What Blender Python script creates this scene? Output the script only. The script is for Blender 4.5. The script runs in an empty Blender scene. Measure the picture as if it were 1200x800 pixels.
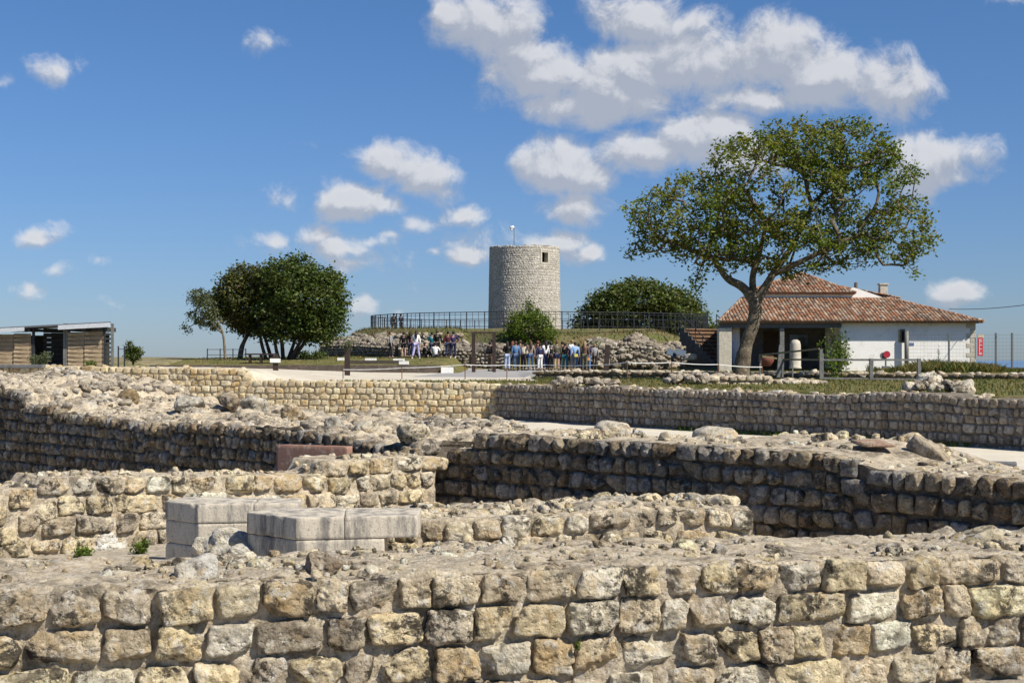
import bpy, bmesh, math, random
import numpy as np
from mathutils import Vector, Matrix
R = math.radians
rng = np.random.default_rng(7)
random.seed(7)
scene = bpy.context.scene
COL = scene.collection
F = 1666.7            # focal length in pixels of the 1200-wide photograph
HZ = 420.0            # eye level in the photograph

# ------------------------------------------------------------------ camera
cam_d = bpy.data.cameras.new('camera'); cam = bpy.data.objects.new('camera', cam_d); COL.objects.link(cam)
cam.location = (0, 0, 0); cam.rotation_euler = (R(90), 0, 0)
cam_d.lens = 50; cam_d.sensor_width = 36; cam_d.shift_y = 20/1200
cam_d.clip_start = 0.1; cam_d.clip_end = 30000
scene.camera = cam
def P(px, py, Y): return Vector(((px-600)/F*Y, Y, (HZ-py)/F*Y))

# ------------------------------------------------------------------ light
SUN_AZ, SUN_EL = R(55), R(47)      # azimuth measured from "behind the camera" towards the right
S = Vector((math.sin(SUN_AZ)*math.cos(SUN_EL), -math.cos(SUN_AZ)*math.cos(SUN_EL), math.sin(SUN_EL)))
sd = bpy.data.lights.new('sun', 'SUN'); sun = bpy.data.objects.new('sun', sd); COL.objects.link(sun)
sd.energy = 5.0; sd.angle = R(0.5); sd.color = (1.0, 0.93, 0.80)
sun.rotation_euler = S.to_track_quat('Z', 'Y').to_euler()
scene.view_settings.view_transform = 'Standard'; scene.view_settings.look = 'None'
scene.view_settings.gamma = 1; scene.view_settings.use_curve_mapping = False
scene.view_settings.exposure = 0.40
scene.cycles.use_denoising = True
scene.cycles.max_bounces = 6

class NT:
    def __init__(s, tree): s.t = tree
    def n(s, typ, inputs=None, **props):
        nd = s.t.nodes.new(typ)
        for k, v in props.items(): setattr(nd, k, v)
        for k, v in (inputs or {}).items():
            if hasattr(v, 'is_output'): s.t.links.new(v, nd.inputs[k])
            else: nd.inputs[k].default_value = v
        return nd
    def math(s, op, a, b=0.0, c=None, clamp=False):
        i = {0: a, 1: b}
        if c is not None: i[2] = c
        return s.n('ShaderNodeMath', i, operation=op, use_clamp=clamp).outputs[0]
    def vm(s, op, a, b=(0, 0, 0)):
        return s.n('ShaderNodeVectorMath', {0: a, 1: b}, operation=op)
    def noise(s, vec, scale, detail=4, rough=0.6, dist=0.0):
        return s.n('ShaderNodeTexNoise', {'Vector': vec, 'Scale': scale, 'Detail': detail, 'Roughness': rough, 'Distortion': dist})
    def mr(s, v, a, b, c=0.0, d=1.0, smooth=True):
        return s.n('ShaderNodeMapRange', {'Value': v, 'From Min': a, 'From Max': b, 'To Min': c, 'To Max': d},
                   interpolation_type='SMOOTHSTEP' if smooth else 'LINEAR').outputs[0]
    def mix(s, f, a, b, blend='MIX'):
        nd = s.n('ShaderNodeMix', data_type='RGBA', blend_type=blend)
        for k, v in ((0, f), (6, a), (7, b)):
            if hasattr(v, 'is_output'): s.t.links.new(v, nd.inputs[k])
            else: nd.inputs[k].default_value = v if k == 0 else (*v, 1)[:4]
        return nd.outputs[2]
    def link(s, a, b): s.t.links.new(a, b)

# ------------------------------------------------------------------ sky with its clouds
world = bpy.data.worlds.new('World'); scene.world = world; world.use_nodes = True
wt = world.node_tree; wt.nodes.clear(); w = NT(wt)
sky = w.n('ShaderNodeTexSky', sky_type='NISHITA', sun_disc=False, sun_elevation=SUN_EL, sun_rotation=math.pi - SUN_AZ,
          altitude=0, air_density=1.0, dust_density=0.2, ozone_density=3.0)
def cloud_group():
    g = bpy.data.node_groups.new('cloud_density', 'ShaderNodeTree')
    g.interface.new_socket('P', in_out='INPUT', socket_type='NodeSocketVector')
    g.interface.new_socket('D', in_out='OUTPUT', socket_type='NodeSocketFloat')
    q = NT(g); gi = q.n('NodeGroupInput'); go = q.n('NodeGroupOutput')
    p = gi.outputs[0]
    wn = q.noise(p, 22, 3, 0.55).outputs['Color']
    wv = q.vm('MULTIPLY', q.vm('SUBTRACT', wn, (0.5, 0.5, 0.5)).outputs[0], (0.032, 0.020, 0)).outputs[0]
    wp = q.vm('ADD', p, wv).outputs[0]
    blobs = [  # px, py, rx, ry, strength
        (572, 30, 62, 42, 1), (530, 18, 30, 26, .8), (620, 62, 55, 26, .8), (640, 88, 72, 40, 1), (712, 100, 78, 46, 1.1), (745, 82, 50, 40, 1.1), (690, 125, 100, 26, .9),
        (752, 22, 66, 36, .9), (800, 30, 50, 26, .7), (820, 75, 85, 45, 1), (910, 62, 55, 46, 1.1), (968, 90, 62, 40, 1.1), (1030, 100, 56, 40, 1.0), (900, 118, 110, 20, .8), (400, 300, 100, 26, .32), (560, 285, 70, 20, .3), (330, 290, 60, 18, .28),
        (1062, 108, 36, 34, .9), (820, 160, 72, 34, 1.15), (760, 175, 60, 26, .9), (860, 185, 60, 26, .9), (790, 150, 50, 24, .6),
        (1085, 195, 48, 34, 1.1), (1060, 180, 24, 22, .8), (1135, 180, 34, 22, .6), (1110, 208, 40, 16, .7),
        (655, 195, 54, 34, 1.15), (690, 205, 36, 28, .9), (620, 190, 24, 20, .7), (680, 240, 52, 22, .8),
        (455, 185, 42, 24, .95), (500, 205, 46, 26, .95), (478, 195, 50, 26, .8), (530, 222, 20, 16, .5),
        (412, 232, 42, 24, 1.1), (440, 240, 36, 16, .8), (484, 262, 26, 14, .6), (545, 255, 24, 13, .7),
        (372, 276, 34, 16, .6), (405, 292, 50, 20, .75), (440, 285, 28, 14, .5), (318, 281, 20, 13, .65), (415, 312, 44, 12, .5),
        (545, 300, 34, 15, .75), (650, 285, 36, 16, .85), (684, 298, 28, 14, .8), (505, 297, 12, 8, .4),
        (66, 84, 38, 20, .6), (2, 95, 12, 12, .5), (44, 280, 30, 17, .8), (72, 320, 24, 10, .5), (30, 343, 20, 12, .65), (120, 308, 22, 7, .25),
        (316, 54, 22, 14, .4), (330, 232, 24, 16, .38), (347, 170, 18, 8, .2), (1122, 341, 30, 16, .85), (420, 360, 20, 14, .7), (470, 365, 16, 9, .5), (135, 358, 14, 6, .3),
        (460, 275, 18, 8, .4), (275, 360, 12, 6, .25), (1180, -6, 60, 10, .4)]
    acc = None
    for (x, y, rx, ry, st) in blobs:
        c = ((x-600)/F, (HZ-y)/F, 0); inv = (F/rx/1.32, F/ry/1.32, 0)
        d = q.vm('LENGTH', q.vm('MULTIPLY', q.vm('SUBTRACT', wp, c).outputs[0], inv).outputs[0]).outputs['Value']
        v = q.math('MULTIPLY', q.math('SUBTRACT', 1.0, d), st)
        acc = v if acc is None else q.n('ShaderNodeMath', {0: acc, 1: v, 2: 0.12}, operation='SMOOTH_MAX').outputs[0]
    nz = q.noise(p, 34, 8, 0.66, 0.4).outputs['Fac']
    d = q.math('ADD', acc, q.math('MULTIPLY', q.math('SUBTRACT', nz, 0.5), 1.3))
    q.link(d, go.inputs[0]); return g
CG = cloud_group()
tc = w.n('ShaderNodeTexCoord')
sx = w.n('ShaderNodeSeparateXYZ', {0: tc.outputs['Generated']})
yy = w.math('MAXIMUM', sx.outputs[1], 0.02)
uv = w.n('ShaderNodeCombineXYZ', {0: w.math('DIVIDE', sx.outputs[0], yy), 1: w.math('DIVIDE', sx.outputs[2], yy), 2: 0.0}).outputs[0]
def cg(vec):
    nd = wt.nodes.new('ShaderNodeGroup'); nd.node_tree = CG; wt.links.new(vec, nd.inputs[0]); return nd.outputs[0]
D0 = cg(uv); D1 = cg(w.vm('ADD', uv, (0.004, 0.0105, 0)).outputs[0])
alpha = w.math('MULTIPLY', w.mr(D0, 0.03, 0.60), w.mr(sx.outputs[1], 0.1, 0.3))
alpha = w.math('MULTIPLY', alpha, w.mr(sx.outputs[2], 0.0, 0.05))
alpha = w.math('MULTIPLY', alpha, 0.9)
lit = w.mr(w.math('SUBTRACT', D0, D1), -0.08, 0.40, 0, 1)
thick = w.mr(D0, 0.15, 0.9, 0, 1)
lit = w.math('MULTIPLY', lit, w.mr(thick, 0, 1, 1.0, 0.75))
CLOUD_K = 6.0
ccol = w.mix(lit, (0.54*CLOUD_K, 0.585*CLOUD_K, 0.68*CLOUD_K), (1.0*CLOUD_K, 1.0*CLOUD_K, 1.02*CLOUD_K))
# a dusty, slightly muted blue low over the estuary, clearer above
skyc = w.mix(w.mr(sx.outputs[2], -.02, .30), (0.37, 0.475, 0.72), (0.37, 0.545, 0.75))
skyc = w.mix(1.0, sky.outputs[0], skyc, 'MULTIPLY')
col = w.mix(alpha, skyc, ccol)
bg0 = w.n('ShaderNodeBackground', {'Color': skyc, 'Strength': 0.1})
bg = w.n('ShaderNodeBackground', {'Color': col, 'Strength': 0.1})
near = w.math('MULTIPLY', w.math('GREATER_THAN', sx.outputs[1], 0.5), w.math('LESS_THAN', w.math('ABSOLUTE', sx.outputs[0]), 0.45))
near = w.math('MULTIPLY', near, w.math('MULTIPLY', w.math('GREATER_THAN', sx.outputs[2], 0.0), w.math('LESS_THAN', sx.outputs[2], 0.4)))
ms = w.n('ShaderNodeMixShader', {0: near, 1: bg0.outputs[0], 2: bg.outputs[0]})
wo = w.n('ShaderNodeOutputWorld', {0: ms.outputs[0]})
world.cycles.sampling_method = 'MANUAL'; world.cycles.sample_map_resolution = 256

# ------------------------------------------------------------------ numpy noise and fast meshes
_perm = rng.random(4096).astype(np.float32)
def vnoise(p):
    pf = np.floor(p); f = (p - pf).astype(np.float32); i = pf.astype(np.int64)
    u = f*f*(3-2*f)
    def h(dx, dy, dz):
        return _perm[((i[..., 0]+dx)*73 + (i[..., 1]+dy)*1579 + (i[..., 2]+dz)*3331 + ((i[..., 0]+dx)*(i[..., 1]+dy)) % 97) & 4095]
    x0 = h(0,0,0)*(1-u[...,0]) + h(1,0,0)*u[...,0]; x1 = h(0,1,0)*(1-u[...,0]) + h(1,1,0)*u[...,0]
    x2 = h(0,0,1)*(1-u[...,0]) + h(1,0,1)*u[...,0]; x3 = h(0,1,1)*(1-u[...,0]) + h(1,1,1)*u[...,0]
    a = x0*(1-u[...,1]) + x1*u[...,1]; b = x2*(1-u[...,1]) + x3*u[...,1]
    return (a*(1-u[...,2]) + b*u[...,2])*2 - 1
def fbm(p, octv=4, gain=0.5):
    s = 0; a = 1; t = 0
    for k in range(octv):
        s = s + a*vnoise(p*(2.03**k) + 17.3*k); t += a; a *= gain
    return s/t

def mesh_np(name, V, Q, mat=None, tint=None, smooth=True, parent=None):
    """V (n,3), Q (m,3 or 4)"""
    V = np.asarray(V, np.float32).reshape(-1, 3); Q = np.asarray(Q, np.int32); k = Q.shape[1]
    me = bpy.data.meshes.new(name)
    me.vertices.add(len(V)); me.vertices.foreach_set('co', V.ravel())
    me.loops.add(Q.size); me.loops.foreach_set('vertex_index', Q.ravel())
    me.polygons.add(len(Q)); me.polygons.foreach_set('loop_start', np.arange(0, Q.size, k, dtype=np.int32))
    me.polygons.foreach_set('use_smooth', np.full(len(Q), smooth))
    me.update(calc_edges=True)
    if tint is not None:
        ca = me.color_attributes.new('tint', 'FLOAT_COLOR', 'POINT')
        c = np.ones((len(V), 4), np.float32); c[:, :3] = tint; ca.data.foreach_set('color', c.ravel())
    if mat: me.materials.append(mat)
    o = bpy.data.objects.new(name, me); COL.objects.link(o)
    if parent: o.parent = parent
    return o
def grid_quads(nx, ny, off=0):
    i = np.arange(nx-1)[:, None]*ny + np.arange(ny-1)[None, :] + off
    return np.stack([i, i+ny, i+ny+1, i+1], -1).reshape(-1, 4)

def tag(o, label=None, cat=None, group=None, kind=None):
    if cat and not kind: kind = 'thing'
    if label: o['label'] = label
    if cat: o['category'] = cat
    if group: o['group'] = group
    if kind: o['kind'] = kind
    return o
def empty(name, loc=(0, 0, 0), rz=0):
    o = bpy.data.objects.new(name, None); COL.objects.link(o); o.location = loc; o.rotation_euler = (0, 0, rz)
    o.empty_display_size = .2; return o

class MB:
    """collects boxes, bars and tubes into one mesh"""
    def __init__(s): s.v = []; s.f = []; s.c = []; s.cur = (1, 1, 1)
    def add(s, vs, fs):
        b = len(s.v); s.v += [tuple(v) for v in vs]; s.f += [tuple(b+i for i in f) for f in fs]; s.c += [s.cur]*len(vs)
    def box(s, x0, x1, y0, y1, z0, z1, M=None):
        vs = [Vector((x, y, z)) for x in (x0, x1) for y in (y0, y1) for z in (z0, z1)]
        if M: vs = [M @ v for v in vs]
        s.add(vs, [(0,1,3,2), (4,6,7,5), (0,4,5,1), (2,3,7,6), (0,2,6,4), (1,5,7,3)])
    def bar(s, a, b, wd, hd=None, up=(0, 0, 1)):
        a = Vector(a); b = Vector(b); hd = hd or wd; d = (b-a).normalized(); up = Vector(up)
        if abs(d.dot(up)) > .95: up = Vector((0, 1, 0))
        sx = d.cross(up).normalized()*wd/2; sy = sx.cross(d).normalized()*hd/2
        vs = [p+i*sx+j*sy for p in (a, b) for i, j in ((-1,-1), (1,-1), (1,1), (-1,1))]
        s.add(vs, [(3,2,1,0), (4,5,6,7), (0,1,5,4), (1,2,6,5), (2,3,7,6), (3,0,4,7)])
    def tube(s, pts, rad, n=8, cap=True):
        pts = [Vector(p) for p in pts]; m = len(pts)
        if not hasattr(rad, '__len__'): rad = [rad]*m
        vs = []; fs = []; ref = None
        for i, p in enumerate(pts):
            d = (pts[min(i+1, m-1)] - pts[max(i-1, 0)]).normalized()
            if ref is None: ref = Vector((0, 1, 0)) if abs(d.y) < .9 else Vector((1, 0, 0))
            x = (ref - d*ref.dot(d)).normalized(); y = d.cross(x); ref = x
            for k in range(n):
                a = 2*math.pi*k/n; vs.append(p + (x*math.cos(a) + y*math.sin(a))*rad[i])
        for i in range(m-1):
            for k in range(n):
                k2 = (k+1) % n; fs.append((i*n+k, i*n+k2, (i+1)*n+k2, (i+1)*n+k))
        if cap: fs += [tuple(range(n))[::-1], tuple((m-1)*n+k for k in range(n))]
        s.add(vs, fs)
    def prism(s, poly, a, b):
        """polygon (list of 2D (x,z)) extruded in y from a to b"""
        n = len(poly)
        s.add([(x, a, z) for x, z in poly] + [(x, b, z) for x, z in poly],
              [tuple(range(n)), tuple(range(n, 2*n))[::-1]] + [(i, n+i, n+(i+1) % n, (i+1) % n) for i in range(n)])
    def build(s, name, mat, parent=None, smooth=False, bevel=0, tint=False):
        me = bpy.data.meshes.new(name); me.from_pydata(s.v, [], s.f); me.update()
        bm = bmesh.new(); bm.from_mesh(me); bmesh.ops.recalc_face_normals(bm, faces=bm.faces)
        bm.to_mesh(me); bm.free()
        if tint:
            ca = me.color_attributes.new('tint', 'FLOAT_COLOR', 'POINT')
            ca.data.foreach_set('color', np.array([(*c, 1) for c in s.c], np.float32).ravel())
        if smooth: me.polygons.foreach_set('use_smooth', [True]*len(me.polygons))
        me.materials.append(mat)
        o = bpy.data.objects.new(name, me); COL.objects.link(o)
        if parent: o.parent = parent
        if bevel:
            m = o.modifiers.new('bevel', 'BEVEL'); m.width = bevel; m.segments = 2; m.limit_method = 'ANGLE'
        return o

# ------------------------------------------------------------------ materials
def new_mat(name):
    m = bpy.data.materials.new(name); m.use_nodes = True; m.node_tree.nodes.clear()
    q = NT(m.node_tree); out = q.n('ShaderNodeOutputMaterial')
    b = q.n('ShaderNodeBsdfPrincipled', {'Roughness': 0.9, 'Specular IOR Level': 0.2}); q.link(b.outputs[0], out.inputs[0])
    q.p = q.n('ShaderNodeTexCoord').outputs['Object']; q.b = b; q.out = out
    return m, q
def stone_mat(name, dark=0.6, pale=0.5, use_tint=True, base=(.4, .35, .27), dscale=9, bump=1.0, warm=0.4, cream=.5):
    m, q = new_mat(name)
    c = q.n('ShaderNodeVertexColor', layer_name='tint').outputs[0] if use_tint else q.n('ShaderNodeRGB').outputs[0]
    if not use_tint: c.default_value = (*base, 1)
    def nz(off, sc, det, ro=.7, di=0.0): return q.noise(q.vm('ADD', q.p, off).outputs[0], sc, det, ro, di).outputs['Fac']
    # cream and ochre bodies running through the blocks
    c = q.mix(q.math('MULTIPLY', q.mr(nz((3, 8, 1), 7, 5, .6), .47, .60), cream), c, (.74, .66, .49))
    c = q.mix(q.math('MULTIPLY', q.mr(nz((0, 0, 0), 8.5, 6, .65, .4), .52, .66), warm), c, (.52, .34, .13))
    c = q.mix(q.math('MULTIPLY', q.mr(nz((7, 2, 9), 6, 6, .7), .54, .64), .4), c, (.27, .25, .22))
    n1 = nz((1, 1, 1), 26, 7, .72)
    c = q.mix(1.0, c, q.n('ShaderNodeCombineColor', {0: q.mr(n1, .34, .66, .62, 1.25, False), 1: q.mr(n1, .34, .66, .59, 1.24, False), 2: q.mr(n1, .34, .66, .52, 1.26, False)}).outputs[0], 'MULTIPLY')
    # pale crusts, then dark lichen with ragged edges
    c = q.mix(q.math('MULTIPLY', q.mr(nz((5, 31, 2), 16, 8, .75), .54, .60), pale), c, (.66, .63, .56))
    lm = q.math('MULTIPLY', q.mr(nz((11, 3, 7), dscale, 8, .78, .3), .485, .565), q.mr(nz((17, 5, 3), 3.1, 3, .6), .38, .56, .25, 1.0))
    c = q.mix(q.math('MULTIPLY', lm, dark), c, (.05, .043, .035))
    c = q.mix(q.math('MULTIPLY', q.mr(nz((21, 13, 5), 55, 5, .75), .57, .64), .6), c, (.10, .08, .055))
    q.link(c, q.b.inputs['Base Color'])
    h = q.math('MULTIPLY', nz((2, 2, 2), 38, 9, .74), .8)
    vd = q.n('ShaderNodeTexVoronoi', {'Vector': q.vm('ADD', q.p, q.vm('MULTIPLY', q.noise(q.p, 30, 3).outputs['Color'], (.03, .03, .03)).outputs[0]).outputs[0], 'Scale': 42.0}).outputs['Distance']
    h = q.math('ADD', h, q.math('MULTIPLY', q.mr(vd, 0, .4), .3))
    h = q.math('ADD', h, q.math('MULTIPLY', nz((4, 4, 4), 150, 4, .65), .22))
    bp = q.n('ShaderNodeBump', {'Height': h, 'Strength': 1.0, 'Distance': .026*bump}); q.link(bp.outputs[0], q.b.inputs['Normal'])
    q.b.inputs['Roughness'].default_value = .95; q.b.inputs['Specular IOR Level'].default_value = .1
    return m
def rough_mat(name, c0, c1, scale=6, c2=None, bscale=60, bump=.01, rough=.92, spec=.15, detail=7, lo=.35, hi=.65):
    m, q = new_mat(name)
    n = q.noise(q.p, scale, detail, .65).outputs['Fac']
    c = q.mix(q.mr(n, lo, hi), c0, c1)
    if c2:
        n2 = q.noise(q.vm('ADD', q.p, (9, 4, 1)).outputs[0], scale*3.3, 5, .7).outputs['Fac']
        c = q.mix(q.mr(n2, .52, .64), c, c2)
    q.link(c, q.b.inputs['Base Color'])
    if bump:
        bp = q.n('ShaderNodeBump', {'Height': q.noise(q.p, bscale, 5, .7).outputs['Fac'], 'Strength': .9, 'Distance': bump}); q.link(bp.outputs[0], q.b.inputs['Normal'])
    q.b.inputs['Roughness'].default_value = rough; q.b.inputs['Specular IOR Level'].default_value = spec
    return m
_pc = {}
def plain(name, col, rough=.7, spec=.3, metal=0, var=.12):
    """a lightly mottled plain surface"""
    if name in _pc: return _pc[name]
    m, q = new_mat(name)
    n = q.noise(q.p, 9, 5, .6).outputs['Fac']
    c = q.mix(q.mr(n, .3, .7), tuple(x*(1-var) for x in col), tuple(min(1, x*(1+var)) for x in col))
    q.link(c, q.b.inputs['Base Color']); q.b.inputs['Roughness'].default_value = rough
    q.b.inputs['Specular IOR Level'].default_value = spec; q.b.inputs['Metallic'].default_value = metal
    _pc[name] = m; return m
M = {}
M['stone'] = stone_mat('limestone_blocks', dark=.95, pale=.7, warm=.38)
M['stone_weathered'] = stone_mat('weathered_limestone', dark=.85, pale=.4, warm=.2, dscale=8, cream=.12)
M['stone_clean'] = stone_mat('clean_limestone', dark=.2, pale=.3, warm=.5)
M['stone_grey'] = stone_mat('grey_limestone', dark=.35, pale=.35, warm=.12, cream=.15)
M['mortar'] = stone_mat('lime_mortar', dark=.55, pale=.4, use_tint=False, base=(.52, .45, .345), dscale=6, bump=.8, warm=.12, cream=.3)
M['mortar_dark'] = stone_mat('shade_mortar', dark=.6, pale=.1, use_tint=False, base=(.17, .145, .115), dscale=5, bump=.9, warm=.05, cream=.02)  # mortar of wall faces in shade, the shade put into its colour
M['mortar_grey'] = stone_mat('grey_mortar', dark=.4, pale=.15, use_tint=False, base=(.20, .175, .145), dscale=5, bump=.9, warm=.05, cream=.05)
M['mortar_pale'] = stone_mat('pale_mortar', dark=.1, pale=.3, use_tint=False, base=(.50, .43, .31), dscale=5, bump=.6, warm=.2)
M['gravel'] = rough_mat('pale_gravel', (.60, .55, .45), (.50, .45, .36), .5, (.42, .37, .29), 40, .01)
M['gravel_bright'] = rough_mat('bright_gravel_strip', (.62, .57, .47), (.54, .49, .40), 3, None, 50, .01)
M['gravel_coarse'] = rough_mat('coarse_gravel', (.52, .47, .38), (.38, .33, .26), 9, (.22, .19, .15), 70, .02)
M['grey_path'] = rough_mat('grey_path', (.34, .33, .32), (.28, .27, .26), .8)
M['lawn'] = rough_mat('lawn', (.105, .11, .03), (.19, .155, .07), .9, (.07, .08, .022), 30, .03)
M['mound'] = rough_mat('dry_grass_bank', (.15, .12, .06), (.10, .115, .035), .7, (.20, .15, .10), 14, .06, lo=.38, hi=.6)
M['earth'] = rough_mat('dry_earth', (.24, .20, .12), (.13, .13, .05), .8, (.3, .25, .17), 30, .02)
M['corten'] = rough_mat('rusted_steel', (.050, .032, .026), (.030, .021, .018), 6, None, 60, .003, .75, .3)
M['dark_metal'] = plain('dark_metal', (.03, .032, .036), .5, .4)
M['galv'] = rough_mat('galvanised_steel', (.20, .20, .19), (.12, .12, .11), 12, None, 80, .001, .55, .5)
M['white_paint'] = rough_mat('white_limewash', (.86, .85, .82), (.80, .79, .76), .5, (.74, .72, .67), 12, .015, .85)
M['cream_stone'] = rough_mat('cream_cut_stone', (.56, .52, .44), (.46, .42, .34), 3, (.36, .33, .28), 30, .006)

# ------------------------------------------------------------------ the lie of the land
def sst(a, b, x):
    t = np.clip((x-a)/(b-a), 0, 1); return t*t*(3-2*t)
def d_w5(x, y): return (x+.32)*.1 + (y-27)*.995
def d_w4(x, y): return (x+.32)*.798 + (y-27)*.602
def d_low(x, y): return (x-.6)*.624 + (y-46.3)*.781
def height(x, y):
    x = np.asarray(x, float); y = np.asarray(y, float)
    xa = -5.3 + np.maximum(y-29, 0)*(-12.7/46); xb = -4.3 + np.maximum(y-29, 0)*(-.2/46)
    pl = np.interp(y, [20, 29, 70, 75, 76.2, 80, 95, 100], [-.22, -.22, -.42, -.44, -.2, 0, .08, .1])
    pr = np.interp(y, [15, 20, 30, 45, 75, 89, 91], [-.52, -.5, -.5, -.62, -.76, -.72, -.70])
    p = pl + (pr-pl)*sst(xa, xb, x)
    # right of the sunken remains the court is held back by a low wall
    p = p + np.interp(d_low(x, y), [.1, .45, 12, 35], [0, .15, .1, 0])*(x > .5)
    p = np.where((y > 86) & (x > 9.5), p + (-.6-p)*sst(9.5, 11.5, x), p)
    # upper lawn
    ul = np.interp(y, [74.9, 75.0, 78, 95, 98], [0, 0, .1, .1, .1])
    zl = np.interp(y, [75, 76, 80, 95, 98], [-.40, -.36, -.02, .08, .1])
    zr = np.interp(y, [90.5, 98], [-.7, .12])
    p = np.where((x < -3.7) & (y > 75) & (x > -18.5), zl, p)
    p = np.where((x >= -3.7) & (y > 90.5), np.maximum(p, zr*1.0 - .72*sst(9.5, 12.5, x)), p)
    p = np.where(x >= -3.7, p + (np.maximum(zl, p)-p)*sst(-2.9, -3.7, x)*(y > 76), p)
    e = np.sqrt(((x-2)/14.2)**2 + ((y-105)/13)**2)
    p = p + 1.95*sst(1.16, .90, e)
    p = p + fbm(np.stack([x*.35, y*.35, x*0], -1), 3)*.06*sst(1.3, 1.0, e)
    start = 128 - 42*sst(20, 30, x) - 40*sst(-20, -30, x)
    p = p - np.clip(y-start, 0, 40)*.10 - np.clip(y-start-40, 0, 1500)*.025
    p = p - np.clip(np.abs(x)-45, 0, 60)*.04
    p = np.maximum(p, -42)
    d34 = (x+.73)*.69 + (y-13.5)*.72
    floor = -1.45 + .3*sst(1.0, 1.4, d34)
    floor = floor - .3*sst(.35, .6, (x+4.3)*-.709 + (y-9.6)*.705)*sst(.3, -.1, d34)*(x < -1.2)
    d = np.maximum(d_w5(x, y), d_w4(x, y))
    z = floor + (p-floor)*sst(.22, .42, d)
    z = z + fbm(np.stack([x*.9, y*.9, x*0+3], -1), 3)*.018
    return z
def hz(x, y): return float(height(np.array([x]), np.array([y]))[0])
def axis(*segs):
    out = []
    for a, b, st in segs: out += list(np.arange(a, b-1e-6, st))
    return np.array(out + [segs[-1][1]])
gx = axis((-6000, -1000, 1000), (-1000, -200, 100), (-200, -60, 10), (-60, -20, 1), (-20, 20, .2), (20, 34, .5), (34, 60, 1), (60, 200, 10), (200, 1000, 100), (1000, 6000, 1000))
gy = axis((-60, -4, 2), (-4, 4, .5), (4, 50, .2), (50, 74, .5), (74, 78, .25), (78, 130, .5), (130, 200, 5), (200, 1000, 50), (1000, 9000, 1000))
GX, GY = np.meshgrid(gx, gy, indexing='ij'); GZ = height(GX, GY)
GV = np.stack([GX, GY, GZ], -1).reshape(-1, 3); GQ = grid_quads(len(gx), len(gy))
cc = GV[GQ].mean(1); cx, cy = cc[:, 0], cc[:, 1]; cr = cx/np.maximum(cy, 1e-3)*F + 600
dout = np.maximum(d_w5(cx, cy), d_w4(cx, cy))
wob = fbm(np.stack([cx*.5, cy*.25, cx*0], -1), 3)
fam = np.zeros(len(GQ), int)                     # 0 earth
fam[(dout < .32) & (cy > -10) & (cx > -25) & (cx < 25)] = 1    # excavation floor
out_ = dout >= .32
e_ = np.sqrt(((cx-2)/14.2)**2 + ((cy-105)/13)**2)
fam[out_ & (cy > 24) & (cy < 75) & (cx < .6)] = 2
fam[out_ & (cy > 75) & (cy < 86) & (cx > -2.9) & (cx < .6)] = 2               # white gravel court
fam[out_ & (cy < 34.2 + wob*1.2) & (cx > -3.3 + wob*.6) ] = 3   # grass strip behind the walls
fam[out_ & (cy < 92) & (cx > .6)] = 3
fam[out_ & (cy > 46) & (cy < 91) & (cx > -3.6) & (cx < 1.3+(cy-46)*.06) & (d_low(cx, cy) > .1)] = 4   # grey path
fam[out_ & (np.abs(cy-(84+1.5*wob)) < 2.2) & (cx > 1) & (cx < 9.5)] = 4
fam[out_ & (cy > 75.6) & (cx > -4) & (cx < -2.9)] = 3
fam[(dout < .32) & ((cx+.73)*.69+(cy-13.5)*.72 > 1.25)] = 6
fam[out_ & (cy > 75) & (cx > -18.5) & (cx <= -3.7) & (cy < 125)] = 3
fam[out_ & (cy > 91) & (cx > -3.7) & (cx < 13) & (cy < 125)] = 3
fam[(e_ < 1.14 + wob*.05)] = 5
fam[out_ & (cx < -18.5) & (cy > 33) & (cy < 90)] = 0
for k, (nm, mt) in enumerate([('ground', 'earth'), ('excavation_floor', 'gravel_coarse'), ('gravel_court', 'gravel'), ('lawn', 'lawn'), ('grey_path', 'grey_path'), ('mound', 'mound'), ('gravel_strip', 'gravel_bright')]):
    q = GQ[fam == k]; used, inv = np.unique(q, return_inverse=True)
    o = mesh_np(nm, GV[used], inv.reshape(-1, 4), M[mt]); tag(o, kind='structure')
# estuary beyond the hill
mb = MB(); mb.add([(-20000, 900, -40), (20000, 900, -40), (20000, 26000, -40), (-20000, 26000, -40)], [(0, 1, 2, 3)])
m_, q_ = new_mat('estuary_water'); q_.b.inputs['Base Color'].default_value = (.12, .20, .32, 1); q_.b.inputs['Roughness'].default_value = .25
bp_ = q_.n('ShaderNodeBump', {'Height': q_.noise(q_.p, .02, 4).outputs['Fac'], 'Strength': .3, 'Distance': 4.0}); q_.link(bp_.outputs[0], q_.b.inputs['Normal'])
tag(mb.build('water', m_), kind='structure')

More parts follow.
